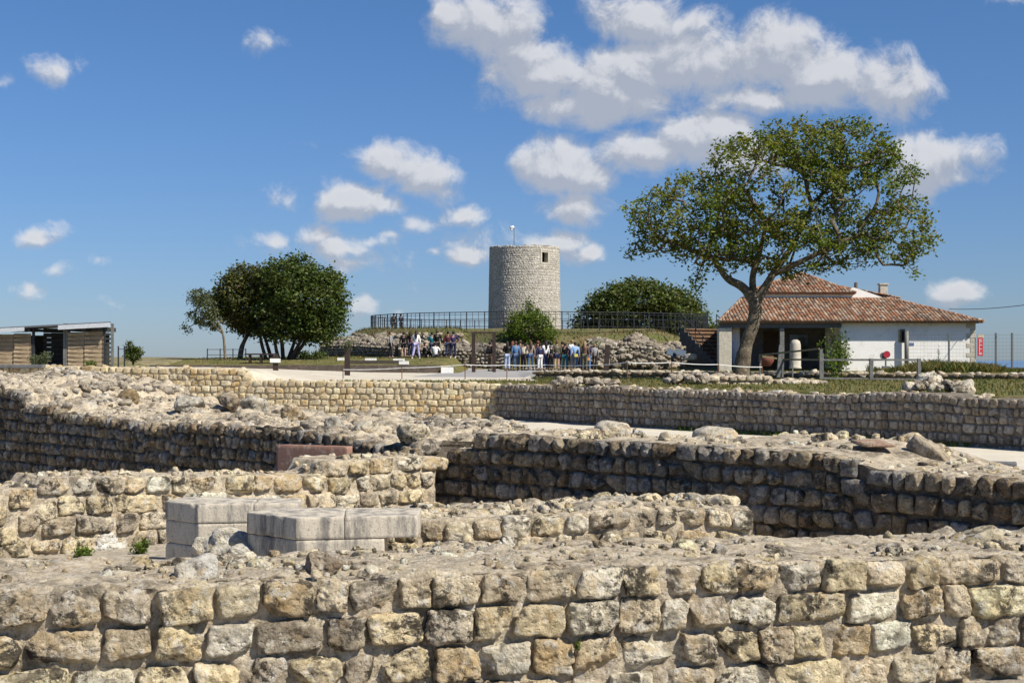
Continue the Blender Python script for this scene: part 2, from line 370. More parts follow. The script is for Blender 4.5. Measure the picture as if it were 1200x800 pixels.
# ------------------------------------------------------------------ masonry
def cube_sphere(N):
    l = np.linspace(-1, 1, N+1); vs = {}; V = []; Q = []
    def vid(p):
        k = tuple(np.round(p, 5))
        if k not in vs: vs[k] = len(V); V.append(p)
        return vs[k]
    for ax in range(3):
        for sg in (-1, 1):
            a, b = (ax+1) % 3, (ax+2) % 3
            for i in range(N):
                for j in range(N):
                    f = []
                    for (di, dj) in ((0,0), (1,0), (1,1), (0,1)):
                        p = [0, 0, 0]; p[ax] = sg; p[a] = math.tan(l[i+di]*math.pi/4); p[b] = math.tan(l[j+dj]*math.pi/4); f.append(vid(p))
                    Q.append(f if sg > 0 else f[::-1])
    return np.array(V), np.array(Q)
_cs = {}
def stones_mesh(cen, half, rot, tint, N=8, freq=14, amp=.12, frame=None, sq=(4, 9), chips=5, octv=4):
    """cen,half (K,3); returns V,Q,T"""
    if N not in _cs: _cs[N] = cube_sphere(N)
    C, Q0 = _cs[N]; K = len(cen); Mv = len(C)
    m = rng.uniform(sq[0], sq[1], (K, 1, 1))
    Q = np.repeat(C[None], K, 0)
    nm = (np.abs(Q)**m).sum(-1, keepdims=True)**(1/m)
    Q = Q/nm
    for j in range(chips):
        d = rng.normal(size=(K, 1, 3)); d /= np.linalg.norm(d, axis=-1, keepdims=True)
        c = rng.uniform(.84, 1.25, (K, 1, 1)) if sq[0] > 3.6 else rng.uniform(.72, 1.15, (K, 1, 1)); ex = np.maximum(0, (Q*d).sum(-1, keepdims=True) - c); Q = Q - ex*d*.92
    Q[..., 0] += Q[..., 2]*rng.uniform(-.12, .12, (K, 1)); Q[..., 2] += Q[..., 0]*rng.uniform(-.09, .09, (K, 1))
    rad = Q/np.linalg.norm(Q, axis=-1, keepdims=True)
    L = Q*half[:, None, :]
    seed = rng.uniform(0, 50, (K, 1, 3))
    n = fbm((L + seed)*freq, octv, .55)
    n = n*1.2 + .7*(.35 - np.abs(fbm((L+seed)*freq*1.3 + 31, 3, .6))*1.9)
    n = n - 1.3*np.maximum(0, fbm((L+seed)*freq*2.1 + 9, 2) - .2)
    L = L + rad*(n*amp)[..., None]*half.min(1)[:, None, None]*1.6
    if rot is not None:
        L = np.einsum('kij,kmj->kmi', rot, L)
    L = L + cen[:, None, :]
    V = L.reshape(-1, 3)
    if frame is not None:
        o, ex_, ey_ = frame
        V = o + V[:, :1]*ex_ + V[:, 1:2]*ey_ + V[:, 2:]*np.array([0, 0, 1.])
    QQ = (Q0[None] + (np.arange(K)*Mv)[:, None, None]).reshape(-1, 4)
    T = np.repeat(tint, Mv, 0)
    return V, QQ, T
def rand_rot(K, full=True, a=.3):
    out = []
    for k in range(K):
        e = [random.uniform(-math.pi, math.pi) for _ in range(3)] if full else [random.uniform(-a, a), random.uniform(-a, a), random.uniform(-math.pi, math.pi)]
        out.append(np.array(Matrix.Rotation(e[2], 3, 'Z') @ Matrix.Rotation(e[1], 3, 'Y') @ Matrix.Rotation(e[0], 3, 'X')))
    return np.array(out)
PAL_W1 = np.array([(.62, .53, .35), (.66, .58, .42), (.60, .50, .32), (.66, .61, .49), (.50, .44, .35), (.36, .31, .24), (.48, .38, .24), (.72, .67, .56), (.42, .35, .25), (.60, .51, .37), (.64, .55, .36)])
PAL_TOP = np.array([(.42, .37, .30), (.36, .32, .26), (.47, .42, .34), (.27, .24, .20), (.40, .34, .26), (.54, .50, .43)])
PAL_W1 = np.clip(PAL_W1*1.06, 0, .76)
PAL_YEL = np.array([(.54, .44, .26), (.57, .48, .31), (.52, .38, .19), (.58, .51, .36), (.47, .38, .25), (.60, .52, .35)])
PAL_GREY = np.array([(.29, .255, .22), (.32, .285, .245), (.25, .215, .18), (.34, .315, .285), (.29, .24, .18), (.23, .22, .215)])  # for the shaded court wall, part of its shade is in these colours
PAL_SHADE = np.array([(.24, .195, .14), (.29, .24, .165), (.18, .15, .12), (.33, .275, .20), (.33, .305, .265), (.21, .155, .10), (.23, .225, .22)])  # for shaded wall faces, shade put into the stone colours
def pick(pal, K, var=.12):
    c = pal[rng.integers(0, len(pal), K)]; return np.clip(c*(1 + rng.normal(0, var, (K, 1))), .03, .75)

def masonry(name, label, A, B, thick, zt, zb, pitch, aw, N=8, pal=PAL_W1, mat='stone', mortar='mortar', cres=.03, rise=None, topamp=.03,
            topdens=14, topsize=.07, depth=.09, recess=.03, freq=14, amp=.12, gap=.82, backside=.8, skip=None, front=True, toppal=None, topmat=None, ext=None, toprow=True, grit=0, coreamp=.02, category='wall', vis_rows=None, sq=(4, 9), chips=5, topmask=None):
    A = np.array(A, float); B = np.array(B, float); L = np.linalg.norm(B-A); ex = (B-A)/L; ey = np.array([-ex[1], ex[0]])
    if ey[1] < 0: ey = -ey
    ex3 = np.array([ex[0], ex[1], 0]); ey3 = np.array([ey[0], ey[1], 0]); o3 = np.array([A[0], A[1], 0]); fr = (o3, ex3, ey3)
    root = empty(name, (float((A+B)[0]/2), float((A+B)[1]/2), zb)); tag(root, label, category)
    par_off = np.array(root.location)
    ztf = (lambda s: np.interp(s, [p[0] for p in zt], [p[1] for p in zt])) if not np.isscalar(zt) else (lambda s: np.full(np.shape(s), zt, float))
    risef = rise or (lambda s, t: 0*s)
    # core
    ns = int(L/cres)+1; s = np.linspace(0, L, ns); zt_s = ztf(s)
    nf = max(4, int((zt_s.max()-zb)/cres)); nt = max(4, int(thick/cres)); nb = 4
    rows = []
    for i in range(nf): rows.append(('f', i/nf))
    for i in range(nt+1): rows.append(('t', i/nt))
    for i in range(1, nb+1): rows.append(('b', i/nb))
    Sg = np.repeat(s[:, None], len(rows), 1); T = np.zeros_like(Sg); Z = np.zeros_like(Sg)
    for j, (k, u) in enumerate(rows):
        if k == 'f': T[:, j] = recess; Z[:, j] = zb + (zt_s-zb)*u
        elif k == 't': T[:, j] = recess + (thick-recess)*u; Z[:, j] = zt_s + risef(s, T[:, j])
        else: T[:, j] = thick; Z[:, j] = (zt_s + risef(s, T[:, j]))*(1-u) + (zb-.3)*u
    kinds = np.array([k == 't' for k, _ in rows]); Pn = np.stack([Sg, T, Z], -1)
    n1 = fbm(Pn*9, 4, .55); n2 = fbm(Pn*2.2+5, 3)
    n3 = np.maximum(0, vnoise(Pn*np.array([7, 7, 7])+3.3))
    Z = Z + kinds[None, :]*(topamp*(n1*.6 + n2*.9 + n3*.8) - .012)
    T = T - (~kinds)[None, :]*(n1*coreamp*1.2)
    Vc = o3 + Sg.reshape(-1, 1)*ex3 + T.reshape(-1, 1)*ey3 + Z.reshape(-1, 1)*np.array([0, 0, 1.])
    Qc = grid_quads(ns, len(rows))
    co = mesh_np('mortar_core', Vc - par_off, Qc, M[mortar], parent=root)
    if mortar == 'mortar_dark':  # sunlit tops stay pale, only the shaded faces keep the darkened colour
        co.data.materials.append(M['mortar']); mi = np.tile(np.array([1 if kk == 't' else 0 for kk, _ in rows][:-1]), ns-1)
        co.data.polygons.foreach_set('material_index', mi.astype(np.int32))
    # end faces
    for idx in (0, ns-1):
        bmx = bmesh.new(); bmx.from_mesh(co.data); bmx.verts.ensure_lookup_table()
        try:
            f = bmx.faces.new([bmx.verts[idx*len(rows)+j] for j in range(len(rows))])
            bmesh.ops.triangulate(bmx, faces=[f])
        except Exception: pass
        bmx.to_mesh(co.data); bmx.free()
    # facing
    if front:
        cen = []; half = []; rots = []; zmax = zt_s.max(); k = 0; z = zmax
        def lev(x_): d_ = ztf(x_) - zmax; n_ = np.round(d_/pitch); return -n_, d_ - n_*pitch
        while z > zb - pitch:
            hrow = pitch*rng.uniform(.95, 1.05); x = -rng.uniform(0, aw)
            while x < L:
                wd = aw*rng.choice([.62, .8, .9, 1.0, 1.12, 1.35, 1.65], p=[.1, .17, .2, .2, .15, .12, .06]); xc = x + wd/2
                n0, dz = lev(xc) if 0 < xc < L else (99, 0); zc = z - hrow/2 + dz*max(0, 1-(k-n0)/3)
                if k >= n0 and not (skip and skip(xc, zc)):
                    hh = hrow*gap*rng.uniform(.86, 1.04)
                    cen.append((xc, depth*.45 + rng.uniform(-.012, .014), zc + rng.uniform(-.006, .006)))
                    half.append(((wd*.5)*(.93 if aw > .15 else .9), depth, hh/2))
                    a = rng.normal(0, .035); rots.append(np.array([[math.cos(a), 0, math.sin(a)], [0, 1, 0], [-math.sin(a), 0, math.cos(a)]]))
                x += wd
            z -= hrow; k += 1
        cen = np.array(cen); half = np.array(half)
        V, Q, Tn = stones_mesh(cen, half, np.array(rots), pick(pal, len(cen)), N, freq, amp, fr, sq=sq, chips=chips)
        mesh_np('facing_stones', V - par_off, Q, M[mat], Tn, parent=root)
    # stones bedded in the top
    K = int(L*thick*topdens)
    if K:
        ss = rng.uniform(.05, L-.05, K); tt = rng.uniform(depth*1.3, thick-.05, K)
        if topmask is not None:
            keep = topmask(ss, tt); ss = ss[keep]; tt = tt[keep]; K = len(ss)
        sz = topsize*rng.lognormal(0, .35, K)
        zz = ztf(ss) + np.array([float(np.ravel(risef(np.array([a]), np.array([b])))[0]) for a, b in zip(ss, tt)]) - sz*rng.uniform(.05, .45, K)
        half = np.stack([sz*rng.uniform(.8, 1.6, K), sz*rng.uniform(.7, 1.2, K), sz*rng.uniform(.4, .75, K)], -1)
        V, Q, Tn = stones_mesh(np.stack([ss, tt, zz], -1), half, rand_rot(K, False, .35), pick(toppal if toppal is not None else pal, K), max(5, N//2+1), freq*1.1, amp*1.4, fr, sq=(2.5, 6), chips=7)
        mesh_np('rubble', V - par_off, Q, M[topmat or mat], Tn, parent=root)['kind'] = 'stuff'
    if grit:
        K = int(L*thick*grit); ss = rng.uniform(.03, L-.03, K); tt = rng.uniform(depth*.6, thick-.03, K); sz = .0085*rng.lognormal(0, .45, K)*(1.5 if cres > .015 else 1)
        cl = fbm(np.stack([ss*2.5, tt*2.5, ss*0], -1), 2) > -.15; ss, tt, sz = ss[cl], tt[cl], sz[cl]; K = len(ss)
        Pt = np.stack([ss, tt, ztf(ss) + risef(ss, tt)], -1)
        zz = Pt[:, 2] + topamp*(fbm(Pt*9, 4, .55)*.6 + fbm(Pt*2.2+5, 3)*.9 + np.maximum(0, vnoise(Pt*7+3.3))*.8) - .012 + sz*.3
        V, Q, Tn = stones_mesh(np.stack([ss, tt, zz], -1), np.stack([sz*1.3, sz, sz*.8], -1), rand_rot(K, True), pick(toppal if toppal is not None else pal, K, .2), 2, 40, .1, fr, sq=(2.5, 5), chips=3, octv=2)
        mesh_np('gravel', V - par_off, Q, M[topmat or mat], Tn, parent=root)['kind'] = 'stuff'
    return root

def px_on(A, d, px):
    """distance along the line A + a*d at which it is seen in column px"""
    k = (px-600)/F; return (k*A[1]-A[0])/(d[0]-k*d[1])
W3o = np.array((-.73, 13.5)); D3 = np.array((.722, -.692))
# front wall, right under the camera
k = [(-.3, -.85), (.3, -.845), (1.2, -.86), (2.0, -.85), (2.9, -.85), (3.6, -.86), (4.6, -.88), (6, -.9)]
masonry('ruined_wall', 'thick low limestone wall in front, pale mortar top and big pitted blocks', (-2.45, 5.02), (3.1, 6.73), .85, k, -1.5, .150, .205, N=26,
        pal=PAL_W1, cres=.012, topamp=.032, topdens=17, topsize=.034, depth=.10, recess=-.010, freq=14, amp=.13, gap=.93, coreamp=.028, chips=4, sq=(6, 14), grit=130)
# second wall from the left, running away from the camera to meet the shaded one
A2 = (-4.3, 9.6); B2 = (-.72, 13.2)
k = [(0, -.93), (1.2, -.945), (1.27, -.865), (2.3, -.92), (3.4, -.98), (3.8, -.99), (3.87, -.88), (4.4, -.88), (5.2, -.90)]
masonry('ruined_wall', 'sunlit cream wall running from the left behind the two cut stone plinths', A2, B2, .55, k, -1.5, .15, .235, N=16,
        pal=PAL_W1, cres=.02, topamp=.022, topdens=18, topsize=.032, depth=.10, recess=-.012, freq=13, amp=.13, gap=.92, chips=4, sq=(5, 12), grit=90)
# third: the low wall ending before the right side
masonry('ruined_wall', 'low broken wall right of the cut stone plinths with rounded lumps on top', (-1.6, 9.47), (1.70, 10.1), .95, [(0, -1.10), (1.0, -1.10), (2.0, -1.07), (2.8, -1.04), (3.4, -1.07)], -1.5, .15, .185, N=16,
        pal=PAL_W1, cres=.018, topamp=.05, topdens=34, topsize=.045, depth=.11, recess=-.022, freq=13, amp=.14, gap=.92, chips=5, sq=(4, 9), grit=90)
# the long shaded wall on the right
aL = 7.6
def e3(b): return W3o + D3*b
def r3(s, t): return .09*sst(.5, 1.2, t)*sst(2.6, 3.4, s)*(1-sst(4.6, 5.3, s)) - .10*sst(.7, 1.75, t)
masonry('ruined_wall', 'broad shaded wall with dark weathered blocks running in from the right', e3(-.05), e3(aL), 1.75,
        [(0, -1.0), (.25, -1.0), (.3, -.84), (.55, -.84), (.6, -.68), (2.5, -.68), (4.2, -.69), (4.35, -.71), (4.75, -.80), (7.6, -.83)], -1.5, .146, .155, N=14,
        pal=PAL_SHADE, mat='stone_weathered', mortar='mortar_dark', cres=.024, topamp=.028, topdens=10, topsize=.045, depth=.11, recess=.0, freq=13, amp=.13, gap=.92, rise=r3, toppal=PAL_W1, topmat='stone', chips=5, sq=(4, 10), grit=35)
# the shaded wall on the left with its spread of rubble
E7 = W3o + D3*-.25
def r7(s, t): return .03*sst(.3, 2.6, t) + .04*fbm(np.stack([s*1.1, t*1.3, s*0], -1), 3)*sst(.3, 1.0, t)*3
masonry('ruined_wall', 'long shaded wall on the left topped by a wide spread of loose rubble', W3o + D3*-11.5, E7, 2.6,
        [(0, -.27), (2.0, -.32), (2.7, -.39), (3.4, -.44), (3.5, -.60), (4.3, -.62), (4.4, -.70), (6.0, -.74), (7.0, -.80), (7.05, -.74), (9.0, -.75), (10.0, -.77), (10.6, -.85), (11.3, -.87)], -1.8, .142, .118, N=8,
        pal=PAL_SHADE, mat='stone_weathered', mortar='mortar_dark', cres=.028, topamp=.085, topdens=46, topsize=.05, depth=.10, recess=.0, freq=13, amp=.22, gap=.93, rise=r7, toppal=PAL_TOP, topmat='stone_weathered', chips=8, sq=(4, 9), grit=40)
# retaining walls of the court
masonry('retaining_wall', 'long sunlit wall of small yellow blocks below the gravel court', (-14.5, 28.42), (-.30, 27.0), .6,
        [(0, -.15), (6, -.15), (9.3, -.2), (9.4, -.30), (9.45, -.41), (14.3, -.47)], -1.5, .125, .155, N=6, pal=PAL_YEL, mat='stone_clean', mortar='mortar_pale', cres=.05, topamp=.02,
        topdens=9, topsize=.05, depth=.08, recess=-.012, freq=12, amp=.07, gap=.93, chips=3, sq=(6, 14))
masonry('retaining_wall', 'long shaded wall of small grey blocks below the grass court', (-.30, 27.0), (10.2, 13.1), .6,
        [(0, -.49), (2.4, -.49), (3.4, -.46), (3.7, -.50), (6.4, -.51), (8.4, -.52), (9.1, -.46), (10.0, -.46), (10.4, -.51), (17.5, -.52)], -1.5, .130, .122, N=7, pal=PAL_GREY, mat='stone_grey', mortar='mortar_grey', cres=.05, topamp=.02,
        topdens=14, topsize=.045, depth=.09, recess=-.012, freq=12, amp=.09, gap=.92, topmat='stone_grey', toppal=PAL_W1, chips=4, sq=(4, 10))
masonry('low_wall', 'low brown retaining wall edging the grass, pale capping stones along its top', (.75, 46.2), (15.6, 34.4), .4, -.40, -.85, .13, .3, N=4,
        pal=np.array([(.22, .17, .11), (.26, .20, .13), (.19, .15, .10)]), mat='stone_grey', mortar='mortar_dark', cres=.09, topamp=.012, topdens=26, topsize=.07, depth=.06, recess=.03, toppal=PAL_TOP*1.15, topmat='stone_clean')
masonry('low_wall', 'short low wall of white stones just below the leaning tree trunk', (3.25, 27.6), (6.25, 28.3), .5,
        [(0, -.33), (1.9, -.33), (1.95, -.41), (3.1, -.43)], -.9, .13, .19, N=6, pal=PAL_TOP*1.1, mat='stone_clean', mortar='mortar', cres=.06, topamp=.02, topdens=22, topsize=.06, depth=.08, recess=.03)

# ------------------------------------------------------------------ single stones and blocks
def rock(name, label, pos, half, pal=PAL_W1, N=16, rot=(0, 0, 0), mat='stone', amp=.16, hole=None, cat='stone', sq=(2.6, 5), group=None):
    V, Q, T = stones_mesh(np.zeros((1, 3)), np.array([half], float), None, pick(np.atleast_2d(pal), 1), N, 1.3/max(half), amp, None, sq=sq, chips=6)
    if hole is not None:
        d = np.array(hole[0], float)*np.array(half); r = hole[1]
        e = np.exp(-((V-d)**2).sum(1)/r**2); V = V*(1-.75*e[:, None])
    o = mesh_np(name, V, Q, M[mat], T); o.location = pos; o.rotation_euler = rot
    return tag(o, label, cat, group)
rock('loose_stone', 'white holed stone lying on the front wall top near the plinths', P(230, 668, 5.72), (.085, .06, .05), (.68, .66, .60), 24, hole=((.1, -1, .35), .022), mat='stone_clean', rot=(0, -.25, .1))
rock('loose_stone', 'dark brown rugged stone on the front wall top below the nearer plinth', P(378, 661, 5.8), (.072, .06, .05), (.30, .25, .19), 24, mat='stone_weathered', rot=(0, .2, .3))
rock('loose_stone', 'small upright grey stone on the right half of the front wall top', P(843, 648, 6.4), (.024, .03, .04), (.42, .39, .34), 14, mat='stone_weathered', rot=(0, .3, 0))
rock('loose_stone', 'small pale pointed stone on the front wall top near the right edge', P(1143, 637, 6.9), (.05, .05, .03), (.56, .50, .38), 14, mat='stone')
rock('loose_stone', 'knobbly grey lump on top of the low broken wall near its right end', P(818, 588, 10.45), (.10, .09, .07), (.5, .46, .38), 16, rot=(.2, 0, .4))
rock('loose_stone', 'wide rounded lump on top of the low broken wall at its middle', P(722, 593, 10.3), (.2, .14, .07), (.46, .42, .35), 16)
rock('loose_stone', 'tilted long stone with a dark side on the broad shaded wall top', (3.21, 10.95, -.72), (.17, .07, .075), (.42, .36, .27), 18, rot=(.2, .65, -.5), mat='stone_weathered')
rock('loose_stone', 'flat reddish stone bedded in the broad shaded wall top', (2.80, 11.0, -.655), (.15, .15, .02), (.36, .24, .18), 14, rot=(.10, .04, .2), mat='stone_grey')
rock('loose_stone', 'white double lump on the far rim of the broad shaded wall', (.98, 13.85, -.70), (.17, .10, .09), (.52, .49, .42), 14, mat='stone_clean')
rock('loose_stone', 'white flat lump on the broad shaded wall rim right of the double lump', (1.86, 13.0, -.71), (.20, .12, .08), (.55, .52, .45), 14, mat='stone_clean')
rock('loose_stone', 'tall pale boulder standing among the rubble of the left shaded wall', P(300, 480, 17.6), (.17, .13, .17), (.50, .47, .40), 14, mat='stone')
rock('loose_stone', 'dark ochre boulder in the rubble left of the tall pale boulder', P(150, 466, 19.6), (.14, .12, .11), (.34, .25, .13), 12, mat='stone_weathered')
rock('loose_stone', 'big cream boulder where the left rubble meets the broad shaded wall', P(486, 510, 13.9), (.17, .13, .12), (.56, .50, .38), 16)
# irregular craggy lumps through the left rubble, each on its own seat
for k, (px, py, Yd, sz, how) in enumerate([(112, 452, 21.5, .13, 'pale'), (222, 474, 18.6, .15, 'grey'), (268, 470, 18.6, .12, 'dark'), (342, 486, 16.9, .13, 'ochre'), (392, 500, 15.6, .11, 'grey'), (60, 462, 20.8, .14, 'dark'), (430, 505, 14.9, .10, 'pale')]):
    c_ = {'pale': (.54, .50, .42), 'grey': (.40, .38, .33), 'dark': (.24, .20, .15), 'ochre': (.46, .34, .19)}[how]
    wh = ['above the far left end', 'above the middle of the shaded face', 'above the red slab end', 'behind the red slab', 'right of the red slab', 'at the far left', 'near the right end'][k]
    rock('rubble_stone', f'{how} craggy stone in the left wall rubble {wh}', P(px, py, Yd), (sz*1.2, sz, sz*.8), c_, 12, rot=(.2*k, .3, .5*k), mat='stone_weathered' if how in ('dark', 'grey') else 'stone', amp=.22, group='stones in the left wall rubble')

M['cut_block'] = None
def block_mat():
    m, q = new_mat('weathered_cut_block')
    mp = q.n('ShaderNodeMapping', {'Vector': q.p, 'Scale': (4.5, 4.5, .9)}).outputs[0]
    n = q.noise(mp, 2.4, 7, .7).outputs['Fac']
    c = q.mix(q.mr(n, .42, .66), (.56, .50, .405), (.17, .16, .15))
    n2 = q.noise(q.p, 18, 6, .75).outputs['Fac']; c = q.mix(q.mr(n2, .52, .66, 0, .4), c, (.50, .47, .40))
    n3 = q.noise(q.p, 60, 4, .75).outputs['Fac']; c = q.mix(q.mr(n3, .55, .65, 0, .6), c, (.14, .13, .12))
    q.link(c, q.b.inputs['Base Color'])
    bp = q.n('ShaderNodeBump', {'Height': q.noise(q.p, 70, 6, .7).outputs['Fac'], 'Strength': .8, 'Distance': .006}); q.link(bp.outputs[0], q.b.inputs['Normal'])
    return m
M['cut_block'] = block_mat()
M['red_slab'] = rough_mat('red_terracotta_slab', (.30, .17, .125), (.24, .145, .115), 5, (.38, .28, .22), 60, .004)
M['slate'] = rough_mat('dark_slab', (.15, .15, .155), (.11, .11, .115), 5, (.2, .2, .19), 60, .004)
def slab(name, poly, z0, z1, mat, parent=None, bevel=.008):
    """horizontal polygon (x,y) extruded from z0 to z1"""
    mb = MB(); n = len(poly)
    mb.add([(x, y, z0) for x, y in poly] + [(x, y, z1) for x, y in poly], [tuple(range(n)), tuple(range(n, 2*n))] + [(i, (i+1) % n, n+(i+1) % n, n+i) for i in range(n)])
    o = mb.build(name, M[mat], parent)
    if mat in ('cut_block', 'red_slab', 'slate'):       # chipped and softened arrises
        bm = bmesh.new(); bm.from_mesh(o.data); bmesh.ops.triangulate(bm, faces=[f for f in bm.faces if len(f.verts) > 4])
        bmesh.ops.bevel(bm, geom=bm.edges[:], offset=.003, segments=1, affect='EDGES')
        for _ in range(5):
            es = [e for e in bm.edges if e.calc_length() > .022]
            if not es: break
            bmesh.ops.subdivide_edges(bm, edges=es, cuts=1, use_grid_fill=True)
        bmesh.ops.triangulate(bm, faces=[f for f in bm.faces if len(f.verts) > 4])
        co = np.array([v.co[:] for v in bm.verts]); nn = fbm(co*22, 4, .6); n2 = np.maximum(0, fbm(co*14+5, 3)-.12)
        cx_, cy_ = np.mean([p[0] for p in poly]), np.mean([p[1] for p in poly]); cc_ = np.array([cx_, cy_, (z0+z1)/2])
        P_ = np.array(poly); dd = np.full(len(co), 9.)
        for k in range(n):
            a, b = P_[k], P_[(k+1) % n]; e = (b-a)/np.linalg.norm(b-a); dd_ = np.abs((co[:, 0]-a[0])*e[1] - (co[:, 1]-a[1])*e[0]); d2 = np.sort(np.stack([dd, dd_]), 0); dd = d2[0]
        dz = np.minimum(np.abs(co[:, 2]-z1), np.abs(co[:, 2]-z0)); edge = np.exp(-((dd+dz)/.018)**2)
        for v, a_, b_, e_, c_ in zip(bm.verts, nn, n2, edge, co):
            d_ = Vector(cc_ - c_).normalized(); v.co += d_*(a_*.001 + (b_*.03)*e_)
        bm.to_mesh(o.data); bm.free(); o.data.polygons.foreach_set('use_smooth', [True]*len(o.data.polygons))
    return o
t = empty('stone_plinth'); tag(t, 'nearer cut stone plinth with dark stained left side and overhanging top slab', 'plinth')
slab('upper_slab', [(-1.335, 8.80), (-1.045, 8.855), (-1.10, 9.40), (-1.60, 9.45), (-1.705, 9.14)], -1.122, -.985, 'cut_block', t)
slab('upper_slab', [(-1.042, 8.856), (-.593, 8.94), (-.60, 9.42), (-1.097, 9.40)], -1.122, -.986, 'cut_block', t)
slab('lower_block', [(-1.332, 8.804), (-.80, 8.905), (-.82, 9.38), (-1.6, 9.44), (-1.70, 9.142)], -1.30, -1.126, 'cut_block', t)
slab('lower_block', [(-1.334, 8.802), (-.80, 8.90), (-.82, 9.38), (-1.6, 9.44), (-1.703, 9.14)], -1.6, -1.303, 'cut_block', t)
t = empty('stone_plinth'); tag(t, 'farther cut stone plinth, lighter front, against the sunlit cream wall', 'plinth')
slab('upper_slab', [(-2.124, 9.62), (-1.76, 9.68), (-1.80, 10.1), (-2.33, 10.15), (-2.405, 9.86)], -1.115, -.985, 'cut_block', t)
slab('upper_slab', [(-1.757, 9.681), (-1.44, 9.73), (-1.50, 10.08), (-1.797, 10.1)], -1.115, -.987, 'cut_block', t)
slab('lower_block', [(-2.121, 9.624), (-1.6, 9.71), (-1.62, 10.1), (-2.33, 10.14), (-2.40, 9.862)], -1.27, -1.118, 'cut_block', t)
slab('lower_block', [(-2.124, 9.62), (-1.6, 9.706), (-1.62, 10.1), (-2.33, 10.14), (-2.403, 9.86)], -1.6, -1.273, 'cut_block', t)
o = slab('terracotta_slab', [(-2.20, 13.25), (-1.50, 12.95), (-1.46, 13.03), (-2.16, 13.33)], -1.8, -.80, 'red_slab'); tag(o, 'upright dark red slab in the gap before the left shaded wall', 'slab')
o = slab('stone_block', [(4.52, 14.0), (4.92, 13.85), (5.0, 14.1), (4.60, 14.25)], -1.2, -1.02, 'slate'); tag(o, 'flat dark grey block on the pale floor strip near the right edge', 'block')
for k, (px, py, Yd, sz) in enumerate([(247, 640, 9.35, .09), (272, 634, 9.3, .10), (262, 650, 9.15, .07), (284, 648, 9.1, .06)]):
    rock('rubble_stone', ['leftmost white rubble stone between the two cut stone plinths', 'topmost and largest white rubble stone between the plinths', 'lower white rubble stone between the plinths, in front', 'smallest white rubble stone, against the nearer plinth'][k], P(px, py, Yd), (sz*1.2, sz, sz*.9), (.58, .56, .50), 12, mat='stone_clean', amp=.2, group='white rubble between the plinths')

def pile(name, label, pts, size, pal, mat, flat=.7, N=6, core=None, cat='rubble heap'):
    pts = np.array(pts, float); K = len(pts); sz = size*rng.lognormal(0, .3, K)
    half = np.stack([sz*rng.uniform(.8, 1.5, K), sz*rng.uniform(.7, 1.2, K), sz*flat*rng.uniform(.7, 1.2, K)], -1)
    V, Q, T = stones_mesh(pts, half, rand_rot(K, False, .5), pick(pal, K, .18), N, 1/size, .18, None, sq=(2.6, 6), chips=7)
    o = mesh_np(name, V, Q, M[mat], T); return tag(o, label, cat, kind='stuff')
def heap_pts(c, rx, ry, h, n):
    out = []
    for _ in range(n):
        a = rng.uniform(0, 6.28); r = math.sqrt(rng.uniform(0, 1)); out.append((c[0]+rx*r*math.cos(a), c[1]+ry*r*math.sin(a), c[2] + h*(1-r**1.5)*rng.uniform(.3, 1)))
    return out
pile('rubble', 'heap of white rubble lying on the long shaded grey wall at right', heap_pts(P(1096, 456, 20.3), .42, .3, .16, 46), .075, PAL_TOP*1.1, 'stone')
pile('rubble', 'heap of grey rubble at the left end of the short white wall', heap_pts(P(806, 446, 27.4), .42, .3, .14, 36), .08, PAL_TOP, 'stone_weathered')
pile('rubble', 'grey stones heaped on the long shaded wall near its left end', heap_pts(P(685, 449, 25.3), .55, .25, .08, 40), .07, PAL_TOP*.9, 'stone_weathered')
o = slab('edging_board', [(-10.2, 27.9), (-9.15, 27.8), (-9.15, 27.92), (-10.2, 28.02)], -.19, -.115, 'slate'); tag(o, 'dark board lying on the yellow wall below the slatted shed', 'board')

# ------------------------------------------------------------------ foliage
def leaf_mat(name, c0, c1, trans=.35):
    m = bpy.data.materials.new(name); m.use_nodes = True; m.node_tree.nodes.clear(); q = NT(m.node_tree)
    out = q.n('ShaderNodeOutputMaterial'); t = q.n('ShaderNodeVertexColor', layer_name='tint').outputs[0]
    p = q.n('ShaderNodeTexCoord').outputs['Object']
    c = q.mix(q.mr(q.noise(p, .8, 4, .6).outputs['Fac'], .4, .62), c0, c1)
    c = q.mix(1.0, c, t, 'MULTIPLY')
    d = q.n('ShaderNodeBsdfPrincipled', {'Base Color': c, 'Roughness': .55, 'Specular IOR Level': .35})
    tr = q.n('ShaderNodeBsdfTranslucent', {'Color': q.mix(1.0, c, (1.3, 1.25, .6), 'MULTIPLY')})
    q.link(q.n('ShaderNodeMixShader', {0: trans, 1: d.outputs[0], 2: tr.outputs[0]}).outputs[0], out.inputs[0]); return m
M['leaf_main'] = leaf_mat('tree_leaves', (.11, .16, .022), (.16, .18, .03), .42)
M['leaf_dark'] = leaf_mat('dark_evergreen_leaves', (.06, .095, .016), (.085, .11, .022), .25)
M['leaf_olive'] = leaf_mat('olive_green_leaves', (.065, .095, .018), (.10, .12, .025), .3)
M['leaf_rust'] = leaf_mat('rusty_green_leaves', (.065, .08, .016), (.095, .085, .024), .25)
M['leaf_grey'] = leaf_mat('grey_green_leaves', (.10, .125, .06), (.085, .10, .04), .3)
M['leaf_bright'] = leaf_mat('bright_green_leaves', (.10, .16, .02), (.14, .19, .03), .4)
M['leaf_lawn'] = leaf_mat('lawn_blades', (.085, .115, .022), (.15, .145, .05), .3)
M['bark'] = rough_mat('grey_bark', (.16, .13, .095), (.09, .07, .05), 5, (.28, .24, .17), 25, .02)
M['bark_dark'] = rough_mat('dark_bark', (.05, .038, .028), (.09, .07, .05), 5, None, 25, .02)
